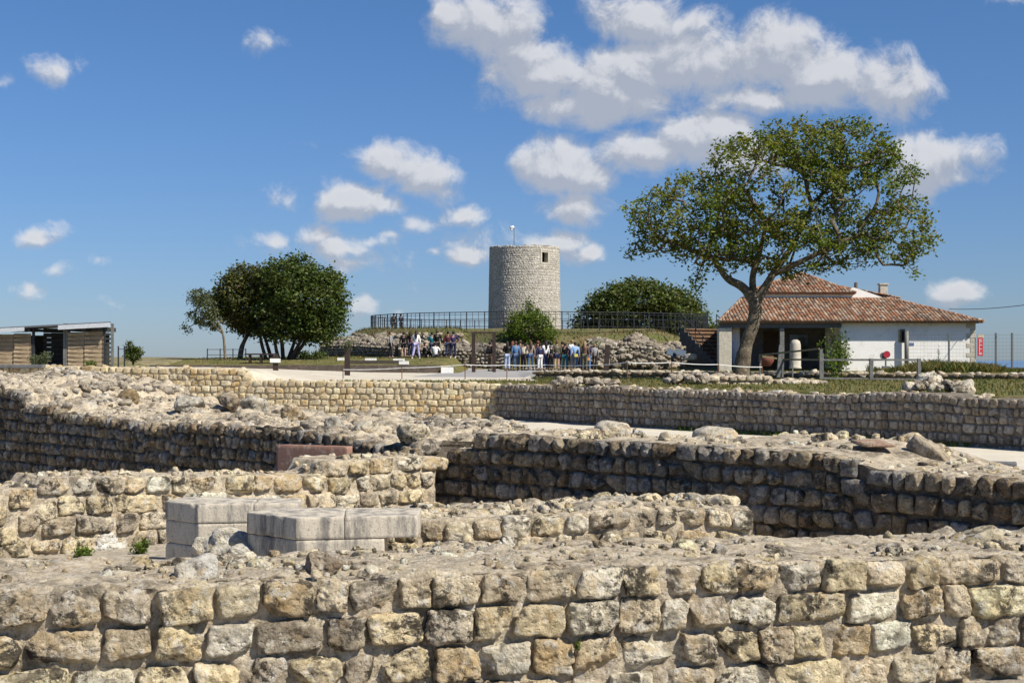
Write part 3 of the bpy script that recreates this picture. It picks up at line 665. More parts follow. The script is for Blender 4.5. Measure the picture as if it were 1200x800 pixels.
M['bark_pale'] = rough_mat('pale_bark', (.22, .18, .13), (.14, .11, .08), 5, None, 25, .02)
def leaves_mesh(name, tips, per, sigma, ln, wd, mat, parent=None, up=.5, tv=.22, yellow=.0):
    tips = np.asarray(tips, float); K = len(tips)*per
    c = np.repeat(tips, per, 0) + rng.normal(0, 1, (K, 3))*np.array([sigma, sigma, sigma*.75])
    n = rng.normal(size=(K, 3)); n[:, 2] = np.abs(n[:, 2]) + up; n /= np.linalg.norm(n, axis=1, keepdims=True)
    a = rng.normal(size=(K, 3)); a -= n*(a*n).sum(1, keepdims=True); a /= np.linalg.norm(a, axis=1, keepdims=True); b = np.cross(n, a)
    L = ln*rng.uniform(.6, 1.3, (K, 1)); W = wd*rng.uniform(.6, 1.3, (K, 1))
    V = np.stack([c-a*L/2, c-a*L*.05+b*W/2-n*W*.15, c+a*L/2, c-a*L*.05-b*W/2-n*W*.15], 1).reshape(-1, 3)
    Q = np.arange(K*4).reshape(-1, 4)
    t = np.clip(1 + rng.normal(0, tv, (K, 1)), .45, 1.8)*np.ones((K, 3))
    clump = np.repeat(rng.uniform(.75, 1.25, (len(tips), 1)), per, 0); t = t*clump
    if yellow: 
        y = rng.random(K) < yellow; t[y] *= np.array([1.7, 1.1, .7])
    return mesh_np(name, V, Q, mat, np.repeat(t, 4, 0), smooth=False, parent=parent)
def grow(stems, attr, seg=.35, droop=.0, wig=.25, back=.35):
    """stems: list of (points, radii); attr: (n,3). returns nodes, parent, radius"""
    pos = []; par = []; plen = []
    for pts, rr in stems:
        pr = -1
        for i, p in enumerate(pts):
            p = np.array(p, float); pos.append(p); par.append(pr); plen.append(0 if pr < 0 else plen[pr] + np.linalg.norm(p - pos[pr])); pr = len(pos)-1
    nst = len(pos); tips = []
    root = pos[0]; start = [i for i in range(nst) if plen[i] > .45*max(plen)]
    usable = list(start); order = np.argsort(np.linalg.norm(attr - root, axis=1) + rng.normal(0, .3, len(attr)))
    arr = np.array([pos[i] for i in usable]); arl = np.array([plen[i] for i in usable])
    cap = len(usable)
    for ai in order:
        a = attr[ai]; d = np.linalg.norm(arr - a, axis=1); j = int(np.argmin(d + back*arl*.35 + np.where(d < seg*.5, 0, 0)))
        i0 = usable[j]; p0 = pos[i0]; dist = d[j]; n = max(1, int(round(dist/seg)))
        pd = (pos[i0]-pos[par[i0]]) if par[i0] >= 0 else np.array([0, 0, 1.]); pd = pd/(np.linalg.norm(pd)+1e-6)
        c1 = p0 + pd*dist*.4 + rng.normal(0, wig*.15*dist, 3); pr = i0; newp = []; newl = []
        for k in range(1, n+1):
            u = k/n; p = (1-u)**2*p0 + 2*u*(1-u)*c1 + u*u*a
            if k < n: p = p + rng.normal(0, seg*.12, 3)
            pos.append(p); par.append(pr); plen.append(plen[pr] + np.linalg.norm(p-pos[pr])); pr = len(pos)-1; usable.append(pr); newp.append(p); newl.append(plen[-1])
        tips.append(pr); arr = np.vstack([arr, newp]); arl = np.concatenate([arl, newl])
    return np.array(pos), par, tips, nst
def tree(name, label, stems, attr, per, sigma, ln, wd, leaf, bark, seg=.35, r_tip=.012, pw=.5, cat='tree', group=None, yellow=0, extra_along=True, back=.35, rmax=.3, wig=.25):
    root = empty(name, tuple(stems[0][0][0])); tag(root, label, cat, group); off = np.array(root.location)
    pos, par, tips, nst = grow(stems, attr, seg, back=back, wig=wig)
    cnt = np.zeros(len(pos))
    for tp in tips: cnt[tp] += 1
    for i in range(len(pos)-1, -1, -1):
        if par[i] >= 0: cnt[par[i]] += cnt[i]
    rad = np.minimum(r_tip*np.maximum(cnt, 1)**pw, rmax)
    k = 0
    for pts, rr in stems:
        for i in range(len(pts)): rad[k] = rr[i]; k += 1
    mb = MB(); k = 0
    for pts, rr in stems:
        # a smooth lofted stem with an uneven girth
        pp = [Vector(p)-Vector(off) for p in pts]; fine = []; fr_ = []
        for i in range(len(pp)-1):
            p_1 = pp[max(i-1, 0)]; p0 = pp[i]; p1 = pp[i+1]; p2 = pp[min(i+2, len(pp)-1)]
            for s_ in range(5):
                u = s_/5; fine.append(.5*((2*p0) + (p1-p_1)*u + (2*p_1-5*p0+4*p1-p2)*u*u + (-p_1+3*p0-3*p1+p2)*u**3)); fr_.append(rr[i]*(1-u)+rr[i+1]*u)
        fine.append(pp[-1]); fr_.append(rr[-1]); b0 = len(mb.v); mb.tube(fine, fr_, 12)
        for vi in range(b0, len(mb.v)):
            v = Vector(mb.v[vi]); q_ = np.array([v])*4; dn = float(fbm(q_+3, 3)[0])*.16
            c_ = min(fine, key=lambda f: (f-v).length_squared); mb.v[vi] = tuple(c_ + (v-c_)*(1+dn*1.3))
    for i in range(nst, len(pos)):
        p = par[i]; rp = min(rad[p], rad[i]*1.5); rc = rad[i]
        mb.tube([pos[p]-off, pos[i]-off], [rp, rc], 6 if rc > .03 else 3, cap=False)
    mb.build('trunk', M[bark], root, smooth=True)
    tp = pos[tips]
    if extra_along:
        ch = [i for i in range(nst, len(pos)) if cnt[i] <= 2]; tp = np.vstack([tp, pos[ch]])
    leaves_mesh('crown', tp - off, per, sigma, ln, wd, M[leaf], root, yellow=yellow)
    return root
def in_lobes(lobes, n, shell=.0):
    """lobes: (px,py,Y,rx_px,ry_px,depth_m)"""
    out = []; vol = np.array([l[3]*l[4]*(l[5]*40) for l in lobes], float); vol = vol**.8; vol /= vol.sum()
    for l, f in zip(lobes, vol):
        c = P(l[0], l[1], l[2]); s_ = l[2]/F; m = max(1, int(n*f))
        d = rng.normal(size=(m, 3)); d /= np.linalg.norm(d, axis=1, keepdims=True); r = rng.uniform(shell, 1, (m, 1))**(1/2.4)
        out.append(np.array(c) + d*r*np.array([l[3]*s_, l[5], l[4]*s_]))
    return np.vstack(out)
def pts3(lst): return [tuple(P(*p)) for p in lst]
YT = 38
lobes = [(905, 222, YT, 92, 74, 2.0), (985, 182, YT+.3, 66, 44, 1.5), (940, 170, YT, 60, 30, 1.3), (1018, 225, YT+.4, 62, 55, 1.5), (1052, 272, YT, 42, 42, 1.2), (828, 252, YT-.3, 66, 52, 1.6), (778, 250, YT, 40, 38, 1.1),
         (772, 282, YT, 34, 18, .9), (840, 292, YT-.4, 50, 26, 1.1), (925, 285, YT+.2, 82, 38, 1.6), (1000, 290, YT, 55, 22, 1.2), (1088, 300, YT, 12, 10, .3), (1066, 312, YT, 12, 16, .3), (826, 328, YT-.5, 16, 14, .4), (745, 290, YT, 16, 10, .4), (742, 243, YT, 12, 10, .3)]
stems = [(pts3([(868, 448, YT), (869, 432, YT), (873, 410, YT), (880, 388, YT), (885, 366, YT), (884, 350, YT)]), [.27, .215, .185, .17, .165, .16]),
         (pts3([(884, 352, YT), (870, 336, YT), (852, 326, YT-.2), (836, 304, YT-.4), (815, 282, YT-.6)]), [.14, .115, .09, .07, .05]),
         (pts3([(885, 356, YT), (898, 334, YT), (912, 312, YT), (930, 286, YT+.2), (948, 250, YT+.4)]), [.14, .115, .09, .07, .05]),
         (pts3([(884, 352, YT), (882, 326, YT+.1), (890, 296, YT), (898, 262, YT)]), [.11, .09, .07, .05]),
         (pts3([(905, 322, YT), (940, 306, YT-.3), (972, 290, YT-.5), (1005, 275, YT-.5)]), [.09, .075, .06, .045])]
tree('broad_tree', 'large open-crowned tree with leaning trunk in front of the white house', stems, in_lobes(lobes, 900, .35), 19, .125, .115, .07, 'leaf_main', 'bark', seg=.28, r_tip=.009, pw=.48, yellow=.07, rmax=.062)
# the clump on the left
YL = 80
tree('evergreen_tree', 'dense dark round evergreen tree with many thin stems left of the mound',
     [(pts3([(332, 422, YL), (330, 400, YL), (326, 380, YL)]), [.13, .10, .08])] +
     [(pts3([(b, 421, YL+d), (m, 400, YL+d), (e, 378, YL+d)]), [.12, .09, .07]) for b, m, e, d in ((318, 312, 305, .3), (326, 322, 318, -.3), (338, 345, 350, .2), (340, 352, 362, -.2), (343, 358, 375, 0), (312, 306, 304, -.2))],
     in_lobes([(345, 388, YL, 44, 11, 1.8), (375, 388, YL, 24, 12, 1.2), (352, 348, YL, 50, 46, 2.3), (365, 352, YL, 42, 40, 2.0), (340, 330, YL, 35, 33, 1.6), (325, 370, YL, 32, 30, 1.5), (380, 375, YL, 26, 28, 1.2)], 620, .4), 36, .24, .22, .13, 'leaf_dark', 'bark_dark', seg=.4, r_tip=.01, extra_along=False)
tree('evergreen_tree', 'rusty green tree with a pale leaning trunk, left side of the dark evergreen',
     [(pts3([(281, 421, YL+2), (284, 405, YL+2), (292, 388, YL+2), (294, 370, YL+2)]), [.17, .13, .10, .07])],
     in_lobes([(298, 380, YL+1, 30, 12, 1.2), (290, 348, YL+1, 36, 34, 1.6), (302, 362, YL+1, 32, 28, 1.4), (268, 350, YL+1, 24, 24, 1.1), (286, 326, YL+1, 22, 16, .9), (310, 335, YL+1, 20, 20, .9), (262, 362, YL+1, 15, 14, .8)], 400, .3), 34, .24, .22, .13, 'leaf_rust', 'bark_pale', seg=.4, r_tip=.012, extra_along=False)
tree('young_tree', 'small sparse grey-green tree with thin branches at the far left of the clump',
     [(pts3([(264, 421, YL-1), (263, 405, YL-1), (261, 390, YL-1), (256, 378, YL-1)]), [.09, .07, .06, .04]), (pts3([(262, 392, YL-1), (246, 379, YL-1), (230, 379, YL-1), (221, 384, YL-1)]), [.05, .04, .03, .02])],
     in_lobes([(238, 362, YL-1, 17, 22, .9), (232, 348, YL-1, 14, 10, .6), (250, 375, YL-1, 12, 12, .6), (219, 386, YL-1, 6, 5, .3)], 100, .2), 15, .15, .15, .09, 'leaf_grey', 'bark_pale', seg=.3, r_tip=.012, pw=.4)
tree('broad_evergreen', 'wide dark evergreen behind the railing between tower and big tree',
     [(pts3([(748, 395, 121), (748, 375, 121), (750, 362, 121)]), [.3, .25, .2])],
     in_lobes([(752, 362, 121, 66, 32, 4.0), (715, 372, 121, 38, 26, 3), (795, 372, 121, 32, 26, 2.8), (748, 348, 121, 40, 20, 2.8), (690, 382, 121, 18, 14, 1.8), (825, 392, 121, 20, 14, 2)], 700, .4), 30, .34, .34, .2, 'leaf_olive', 'bark_dark', seg=.6, r_tip=.015, extra_along=False)
tree('shrub', 'bright green bush between the tower and the standing crowd',
     [(pts3([(621, 410, 92.5), (620, 398, 92.5), (620, 385, 92.5)]), [.08, .06, .05])],
     in_lobes([(620, 384, 92.5, 26, 20, 1.2), (608, 378, 92.5, 14, 14, .8), (634, 376, 92.5, 12, 14, .7), (622, 364, 92.5, 10, 12, .6), (600, 392, 92.5, 14, 12, .9), (642, 392, 92.5, 12, 12, .9)], 230, .2), 26, .18, .17, .10, 'leaf_bright', 'bark', seg=.3, r_tip=.01, cat='bush', extra_along=False)
tree('shrub', 'small dark conical shrub right of the slatted shed',
     [(pts3([(156, 428, 74), (156, 415, 74)]), [.05, .04])],
     in_lobes([(156, 414, 74, 8, 11, .4), (152, 406, 74, 4, 8, .2), (161, 412, 74, 5, 8, .3)], 70, .2), 26, .09, .12, .07, 'leaf_dark', 'bark_dark', seg=.2, r_tip=.008, cat='bush', extra_along=False)
def weed(name, label, c, rad, h, n, mat, per=10, ln=.06, wd=.03, sigma=.03, cat='plant', flower=None):
    root = empty(name, tuple(c)); tag(root, label, cat); mb = MB(); tips = []
    for k in range(n):
        a = rng.uniform(0, 6.28); r = rad*math.sqrt(rng.random()); top = Vector((r*math.cos(a), r*math.sin(a), h*rng.uniform(.5, 1))); b = Vector((top.x*.25, top.y*.25, 0))
        mb.tube([b, (b+top)/2 + Vector((0, 0, h*.06)), top], [.006, .005, .003], 4)
        for u in np.linspace(.15, 1, 6): tips.append(b + (top-b)*u)
    mb.build('stem', M[mat if False else 'bark'], root); leaves_mesh('foliage', tips, per, sigma, ln, wd, M[mat], root, up=.2); return root
weed('leafy_plant', 'tall leafy plant growing beside the metal rail before the house', P(978, 452, 37.5), .42, 1.35, 12, 'leaf_bright', 9, .10, .05, .07)
weed('leafy_plant', 'dark climbing plant at the corner of the porch and white house wall', P(984, 432, 84.2), .5, 2.4, 10, 'leaf_dark', 14, .18, .10, .14)
weed('weed', 'green weed at the foot of the cream wall nearest the left edge', (-3.12, 10.28, -1.45), .09, .09, 10, 'leaf_bright', 5, .035, .015, .015)
weed('weed', 'green weed at the foot of the cream wall close to the plinth', (-2.76, 10.55, -1.45), .07, .12, 10, 'leaf_bright', 5, .035, .015, .015)
weed('weed', 'tiny green sprig growing from a stone in the front wall', (.268, 5.79, -1.18), .012, .03, 6, 'leaf_bright', 3, .012, .008, .005)
weed('weed', 'greenish weed tuft standing before the dark middle bay of the shed', P(46, 428, 60), .5, .55, 16, 'leaf_grey', 8, .12, .04, .07)
weed('weed', 'small weed tuft on the yellow wall top beneath the shed panel', P(106, 430, 28.2), .12, .14, 10, 'leaf_bright', 5, .05, .02, .03)
weed('leafy_plant', 'plant with yellow and green leaves beside the leaning rusty post', P(702, 420, 91), .45, 1.1, 12, 'leaf_bright', 8, .14, .09, .12)
weed('weed', 'tall thin dry weed against the right part of the white house wall', P(1100, 432, 81), .12, 1.3, 5, 'leaf_grey', 5, .07, .04, .04)
weed('leafy_plant', 'low green bush at the foot of the mound beside the dark evergreen', P(366, 422, 84), .9, .5, 26, 'leaf_dark', 9, .14, .08, .10)
def blades(name, label, X, Y, Z, h, wd, mat, cat='grass'):
    K = len(X); b = np.stack([X, Y, Z], -1); a = rng.uniform(0, 6.28, K); d = np.stack([np.cos(a), np.sin(a), 0*a], -1)*wd/2
    H = h*rng.uniform(.4, 1.3, (K, 1)); lean = rng.normal(0, .35, (K, 3)); lean[:, 2] = 0
    tip = b + np.array([0, 0, 1])*H + lean*H; mid = b + np.array([0, 0, .55])*H + lean*H*.35
    V = np.stack([b-d, b+d, mid+d*.7, tip], 1).reshape(-1, 3); Vq = np.arange(K*4).reshape(-1, 4)
    t = np.clip(1 + rng.normal(0, .25, (K, 1)), .4, 1.9)*np.ones((K, 3)); dry = rng.random(K) < .3; t[dry] *= np.array([1.9, 1.25, 1.2])
    o = mesh_np(name, V, Vq, M[mat], np.repeat(t, 4, 0), smooth=False); return tag(o, label, cat, kind='stuff')
K = 30000; X = rng.uniform(-4, 14, K); Y = rng.uniform(14, 46, K); dd = np.maximum(d_w5(X, Y), d_w4(X, Y))
ok = (dd > .62) & (d_low(X, Y) < -.1) & (np.abs(X) < Y*.37) & ~((X < .6) & (Y > 33.5)) & (X > -4.3); X, Y = X[ok], Y[ok]
blades('grass', None, X, Y, height(X, Y), .05, .022, 'leaf_lawn', None)
K = 1600; s_ = rng.uniform(5, 10.5, K); t_ = -np.abs(rng.normal(0, .10, K)) - .0
X = -.30 + .603*s_ + .798*t_; Y = 27 - .798*s_ + .602*t_; blades('grass', None, X, Y, height(X, Y)-.01, .07*(1+0*X[0]), .02, 'leaf_bright', None)
K = 9000; X = rng.uniform(P(1030, 0, 80).x, P(1215, 0, 80).x, K); Y = rng.uniform(77, 83, K)
hh = .22 + .55*np.clip(fbm(np.stack([X*.55, Y*.2, X*0], -1), 3)+.25, 0, 1)
o = blades('tall_grass', None, X, Y, height(X, Y), 1.0, .05, 'leaf_lawn', None)
vv = np.empty(len(o.data.vertices)*3, np.float32); o.data.vertices.foreach_get('co', vv); vv = vv.reshape(-1, 4, 3); vv[:, 2:] = vv[:, :1] + (vv[:, 2:]-vv[:, :1])*hh[:, None, None]; o.data.vertices.foreach_set('co', vv.ravel())
K = 9000; th = rng.uniform(0, 6.28, K); e = rng.uniform(.84, 1.15, K); X = 2 + 14.2*e*np.cos(th); Y = 105 + 13*e*np.sin(th); blades('dry_grass', None, X, Y, height(X, Y)-.02, .22, .05, 'leaf_rust', None)
K = 7000; X = rng.uniform(-18, 9, K); Y = rng.uniform(76.5, 97, K); ok = (X < -3.9) | (Y > 91.5); X, Y = X[ok], Y[ok]; blades('grass', None, X, Y, height(X, Y)-.02, .10, .05, 'leaf_lawn', None)

# ------------------------------------------------------------------ tower
def tower():
    cx0, cy0, z0, z1 = .92, 105.0, 1.85, 8.20; R0, R1 = 2.66, 2.56
    root = empty('stone_tower', (cx0, cy0, z0)); tag(root, 'round roofless pale stone mill tower with one small window near the top', 'tower')
    H = z1-z0; wa = math.asin(.57); wz = (H-1.25, H-.42)      # window: angle from the camera side, and height band
    def pt(a, r, z): return (r*math.sin(a), -r*math.cos(a), z)
    na, nz = 200, 84; ang = np.linspace(0, 2*math.pi, na+1)[:-1]; zs = np.linspace(0, H, nz+1)
    A_, Z_ = np.meshgrid(ang, zs, indexing='ij'); rr = R0 + (R1-R0)*Z_/H + .012
    top = H - .06 + .10*fbm(np.stack([np.cos(A_)*5, np.sin(A_)*5, A_*0], -1), 3); Zt = Z_*top/H
    nn = fbm(np.stack([np.sin(A_)*rr, np.cos(A_)*rr, Z_], -1)*6, 3); rr = rr + nn*.02
    V = np.stack([rr*np.sin(A_), -rr*np.cos(A_), Zt], -1).reshape(-1, 3)
    inner = np.stack([1.9*np.sin(A_), -1.9*np.cos(A_), Zt], -1).reshape(-1, 3)
    Q = []
    hw = .26/R1
    def hole(i, j):
        a = (ang[i] + math.pi/na); z = (zs[j]+zs[j+1])/2; return abs(a-wa) < hw and wz[0] < z < wz[1]
    n1 = nz+1
    for i in range(na):
        for j in range(nz):
            i2 = (i+1) % na
            if not hole(i, j):
                Q.append((i*n1+j, i2*n1+j, i2*n1+j+1, i*n1+j+1)); o_ = len(V); Q.append((o_+i*n1+j, o_+i*n1+j+1, o_+i2*n1+j+1, o_+i2*n1+j))
        i2 = (i+1) % na; o_ = len(V); Q.append((i*n1+nz, i2*n1+nz, o_+i2*n1+nz, o_+i*n1+nz))
    mesh_np('wall', np.vstack([V, inner]), np.array(Q), M['mortar_tower'], parent=root)
    cen = []; half = []; rot = []; z = .05
    while z < H + .03:
        h = rng.choice([.07, .1, .13, .16]); a = rng.uniform(0, .1); r = R0 + (R1-R0)*z/H
        while a < 2*math.pi:
            w_ = rng.uniform(.08, .28); am = a + w_/2/r
            if not (abs((am % 6.2832)-wa) < (.27+.13+w_/2)/r and wz[0]-.14 < z < wz[1]+.16) and not (z > H-.08 and rng.random() < .35):
                cen.append(pt(am, r-.06, z + rng.uniform(-.02, .02))); half.append((w_/2*.95, .09, h/2*.95)); rot.append(np.array(Matrix.Rotation(am, 3, 'Z') @ Matrix.Rotation(rng.normal(0, .06), 3, 'Y')))
            a += w_/r
        z += h
    pal = np.array([(.52, .50, .455), (.60, .58, .53), (.46, .44, .40), (.66, .64, .59), (.40, .38, .34), (.54, .50, .43)])
    Vs, Qs, Ts = stones_mesh(np.array(cen), np.array(half), np.array(rot), pick(pal, len(cen)), 3, 7, .14, None, sq=(3, 7), chips=3, octv=2)
    mesh_np('facing_stones', Vs, Qs, M['stone_tower'], Ts, parent=root)
    fr = MB(); Mx = Matrix.Rotation(wa, 4, 'Z')
    for (x0, x1, zz0, zz1) in ((-.40, -.26, wz[0]-.12, wz[1]+.14), (.26, .40, wz[0]-.12, wz[1]+.14), (-.258, .258, wz[1], wz[1]+.14), (-.258, .258, wz[0]-.12, wz[0])):
        fr.box(x0, x1, -R1-.03, -1.95, zz0, zz1, Mx)
    wd_ = MB(); wd_.box(-.258, .258, -R1+.42, -R1+.46, wz[0], wz[1], Mx); wd_.build('window', plain('interior_shade_pane', (.012, .011, .010), .9, .05), root)  # dark pane added inside the opening, painting in the unlit interior
    fr.build('window_frame', M['cream_stone'], root, bevel=.015)
M['mortar_tower'] = stone_mat('tower_mortar', dark=.2, pale=.2, use_tint=False, base=(.47, .445, .40), dscale=1.2, warm=.05, cream=.1)
M['stone_tower'] = stone_mat('tower_stone', dark=.25, pale=.4, dscale=1.6, warm=.05, cream=.15)
tower()
t = empty('security_camera', (0, 0, 0)); tag(t, 'white camera on a thin pole above the stone tower rim', 'camera')
p0 = P(602.5, 290, 104.2); mb = MB(); mb.tube([p0, p0 + Vector((0, 0, 1.45)), p0 + Vector((-.08, 0, 1.52))], .025, 8); mb.build('pole', M['galv'], t)
mb = MB(); mb.tube([p0 + Vector((-.02, -.05, 1.50)), p0 + Vector((-.30, -.12, 1.42))], [.10, .12], 10); mb.tube([p0 + Vector((-.20, -.08, 1.38)), p0 + Vector((-.20, -.08, 1.22))], [.09, .07], 10); mb.build('camera_head', plain('white_plastic', (.75, .75, .75), .4), t, smooth=True)

# railing round the mound
def railing():
    c = (2, 105); rx, ry = 12.35, 11.3; per = 2*math.pi*math.sqrt((rx*rx+ry*ry)/2); n = 60
    root = empty('railing', (c[0], c[1], 2.0)); tag(root, 'dark metal railing round the top of the grassy mound', 'railing')
    def pt(a, z): return Vector((rx*math.cos(a), ry*math.sin(a), z))
    mb = MB(); pts = [pt(2*math.pi*k/120, 1.08) for k in range(121)]
    for a, b in zip(pts, pts[1:]): mb.bar(a, b, .06, .05)
    mb.build('handrail', M['dark_metal'], root)
    mb = MB()
    for zz in (.12, .62, .92):
        pts = [pt(2*math.pi*k/120, zz) for k in range(121)]
        for a, b in zip(pts, pts[1:]): mb.bar(a, b, .025, .025)
    for k in range(n*3):
        if k % 3: a = 2*math.pi*k/(n*3); mb.bar(pt(a, .1), pt(a, 1.06), .028)
    mb.build('balusters', M['dark_metal'], root)
    pm = MB(); pm.box(-.035, .035, -.035, .035, -.15, 1.12); post = pm.build('post', M['dark_metal'], root); post.location = pt(0, 0)
    for k in range(1, n):
        q_ = post.copy(); COL.objects.link(q_); q_.parent = root; q_.location = pt(2*math.pi*k/n, 0)
railing()
# ruins at the foot of the mound
big = dict(N=5, mortar='mortar_grey', cres=.14, topamp=.2, topsize=.15, depth=.2, recess=.06, freq=5, amp=.35, gap=.95, chips=9, sq=(2.2, 5))
masonry('mound_wall', 'curved ruined wall of grey rubble at the left foot of the mound', (-13.5, 99.8), (-7.6, 92.6), 1.6, [(0, .95), (3, 1.0), (6, .9), (9.3, .75)], -.1, .2, .30, pal=PAL_TOP*.72, mat='stone_weathered', topdens=22, rise=lambda s, t: t*.33, **big)
masonry('mound_wall', 'low ruined wall of pale rubble below the mound behind the seated group', (-7.4, 92.2), (-.5, 90.3), .9, [(0, .72), (3, .66), (6, .6), (8, .5)], -.2, .22, .34, pal=PAL_TOP*.9, mat='stone_weathered', topdens=14, rise=lambda s, t: t*.4, **big)
masonry('mound_wall', 'bulky grey ruined wall at the right foot of the mound beside the stairs', (4.8, 90.4), (10.9, 90.6), 2.2, [(0, .40), (1.2, .70), (3, .85), (4.6, .70), (6.1, .25)], -.6, .2, .30, pal=PAL_TOP*.75, mat='stone_weathered', topdens=22, rise=lambda s, t: t*.26 + .22*np.sin(s*2.3)*np.clip(t, 0, 1), **big)
pile('rubble', None, [(x, y, float(hz(x, y))+.05) for x, y in [(rng.uniform(-12.5, -6), 0) for _ in range(1)] for y in [99]] + [(2+14.2*e*math.cos(a), 105+13*e*math.sin(a), hz(2+14.2*e*math.cos(a), 105+13*e*math.sin(a))+.06) for a, e in [(rng.uniform(3.4, 4.35), rng.uniform(.98, 1.1)) for _ in range(170)]], .16, PAL_TOP*.85, 'stone_weathered', cat=None)

def _rp():
    out = []
    for _ in range(330):
        x = rng.uniform(4.6, 11.0); u = x-4.8; top = float(np.interp(u, [-.2, 1.2, 3, 4.6, 6.2], [.35, .85, 1.05, .85, .2])); z = rng.uniform(-.55, top)
        out.append((x, 90.15 + (z+.6)*.35 + rng.uniform(-.12, .3), z))
    return out
pile('rubble', None, _rp(), .15, PAL_TOP*.8, 'stone_weathered', cat=None)
# timber stairs up the mound
def stairs():
    root = empty('stairs', (0, 0, 0)); tag(root, 'brown timber steps climbing to the mound railing beside the porch', 'stairs')
    D = Vector((.6, -.8, 0)); Wd = Vector((.8, .6, 0)); top = Vector((11.25, 94.4, 1.98)); n = 10; rise = .255; run = .34; wid = 3.2
    wood = rough_mat('weathered_timber', (.30, .19, .12), (.22, .14, .09), 3, None, 40, .006)
    wood_dark = rough_mat('timber_risers', (.15, .09, .06), (.10, .065, .045), 3, None, 40, .006)
    for k in range(n):
        a = top + D*run*k; z = 1.98 - rise*k; mb = MB()
        vs = [a, a+D*(run+.03), a+D*(run+.03)+Wd*wid, a+Wd*wid]
        fs = [(3,2,1,0), (4,5,6,7), (0,1,5,4), (1,2,6,5), (2,3,7,6), (3,0,4,7)]
        mb.add([(v.x, v.y, z-rise+.002) for v in vs] + [(v.x, v.y, z-.062) for v in vs], fs); st = mb.build('step', wood_dark, root)
        vs = [v + D*(.09 if i in (1, 2) else 0) for i, v in enumerate(vs)]; mb = MB()
        mb.add([(v.x, v.y, z-.06) for v in vs] + [(v.x, v.y, z) for v in vs], fs); mb.build('tread', wood, st)
    pts = [(-.05, -.8), (n*run+.1, -.8)] + [p for k in range(n-1, -1, -1) for p in ((run*(k+1)+.05, 1.98-rise*(k+1)+.02), (run*(k+1)+.05, 1.98-rise*k+.02), )] + [(-.05, 2.0)]
    mb = MB(); m = len(pts)
    for off in (-.10, -.01): pass
    vs = [top + D*u - Wd*.10 for u, z in pts]; vs2 = [top + D*u - Wd*.01 for u, z in pts]
    mb.add([(v.x, v.y, z) for v, (u, z) in zip(vs, pts)] + [(v.x, v.y, z) for v, (u, z) in zip(vs2, pts)], [tuple(range(m)), tuple(range(m, 2*m))[::-1]] + [(i, (i+1) % m, m+(i+1) % m, m+i) for i in range(m)])
    mb.build('side_panel', rough_mat('grey_side_boards', (.12, .12, .12), (.09, .085, .08), 4), root)
    mb = MB()
    for off in (-.05, wid+.05):
        for k in range(0, n+1, 2):
            a = top + D*run*k + Wd*off; z = 1.98-rise*k; mb.bar((a.x, a.y, z-.2), (a.x, a.y, z+1.0), .05)
        a = top + Wd*off; b = top + D*run*n + Wd*off; mb.bar((a.x, a.y, 2.98), (b.x, b.y, 2.98-rise*n), .05)
    mb.build('handrail', M['dark_metal'], root)
stairs()
def easel(label, px, Yd):
    t = empty('information_panel', P(px, 425, Yd)); tag(t, label, 'panel', 'tilted information panels')
    mb = MB(); mb.box(-.3, .3, -.02, .02, -.26, .26, Matrix.Translation((0, 0, .62)) @ Matrix.Rotation(.35, 4, 'Y') @ Matrix.Rotation(-.7, 4, 'X')); mb.build('board', plain('blue_grey_panel', (.05, .075, .11), .7), t)
    mb = MB(); mb.bar((0, 0, -.05), (0, .05, .6), .07); mb.build('leg', M['dark_metal'], t)
easel('left one of two tilted blue-grey panels beside the mound ruins', 787, 87.5)
easel('right one of two tilted blue-grey panels beside the mound ruins', 798, 87.2)
rock('boulder', 'pale rounded stone on the grass before the timber stairs', P(808, 418, 87), (.45, .3, .22), (.42, .40, .36), 10, mat='stone_clean')

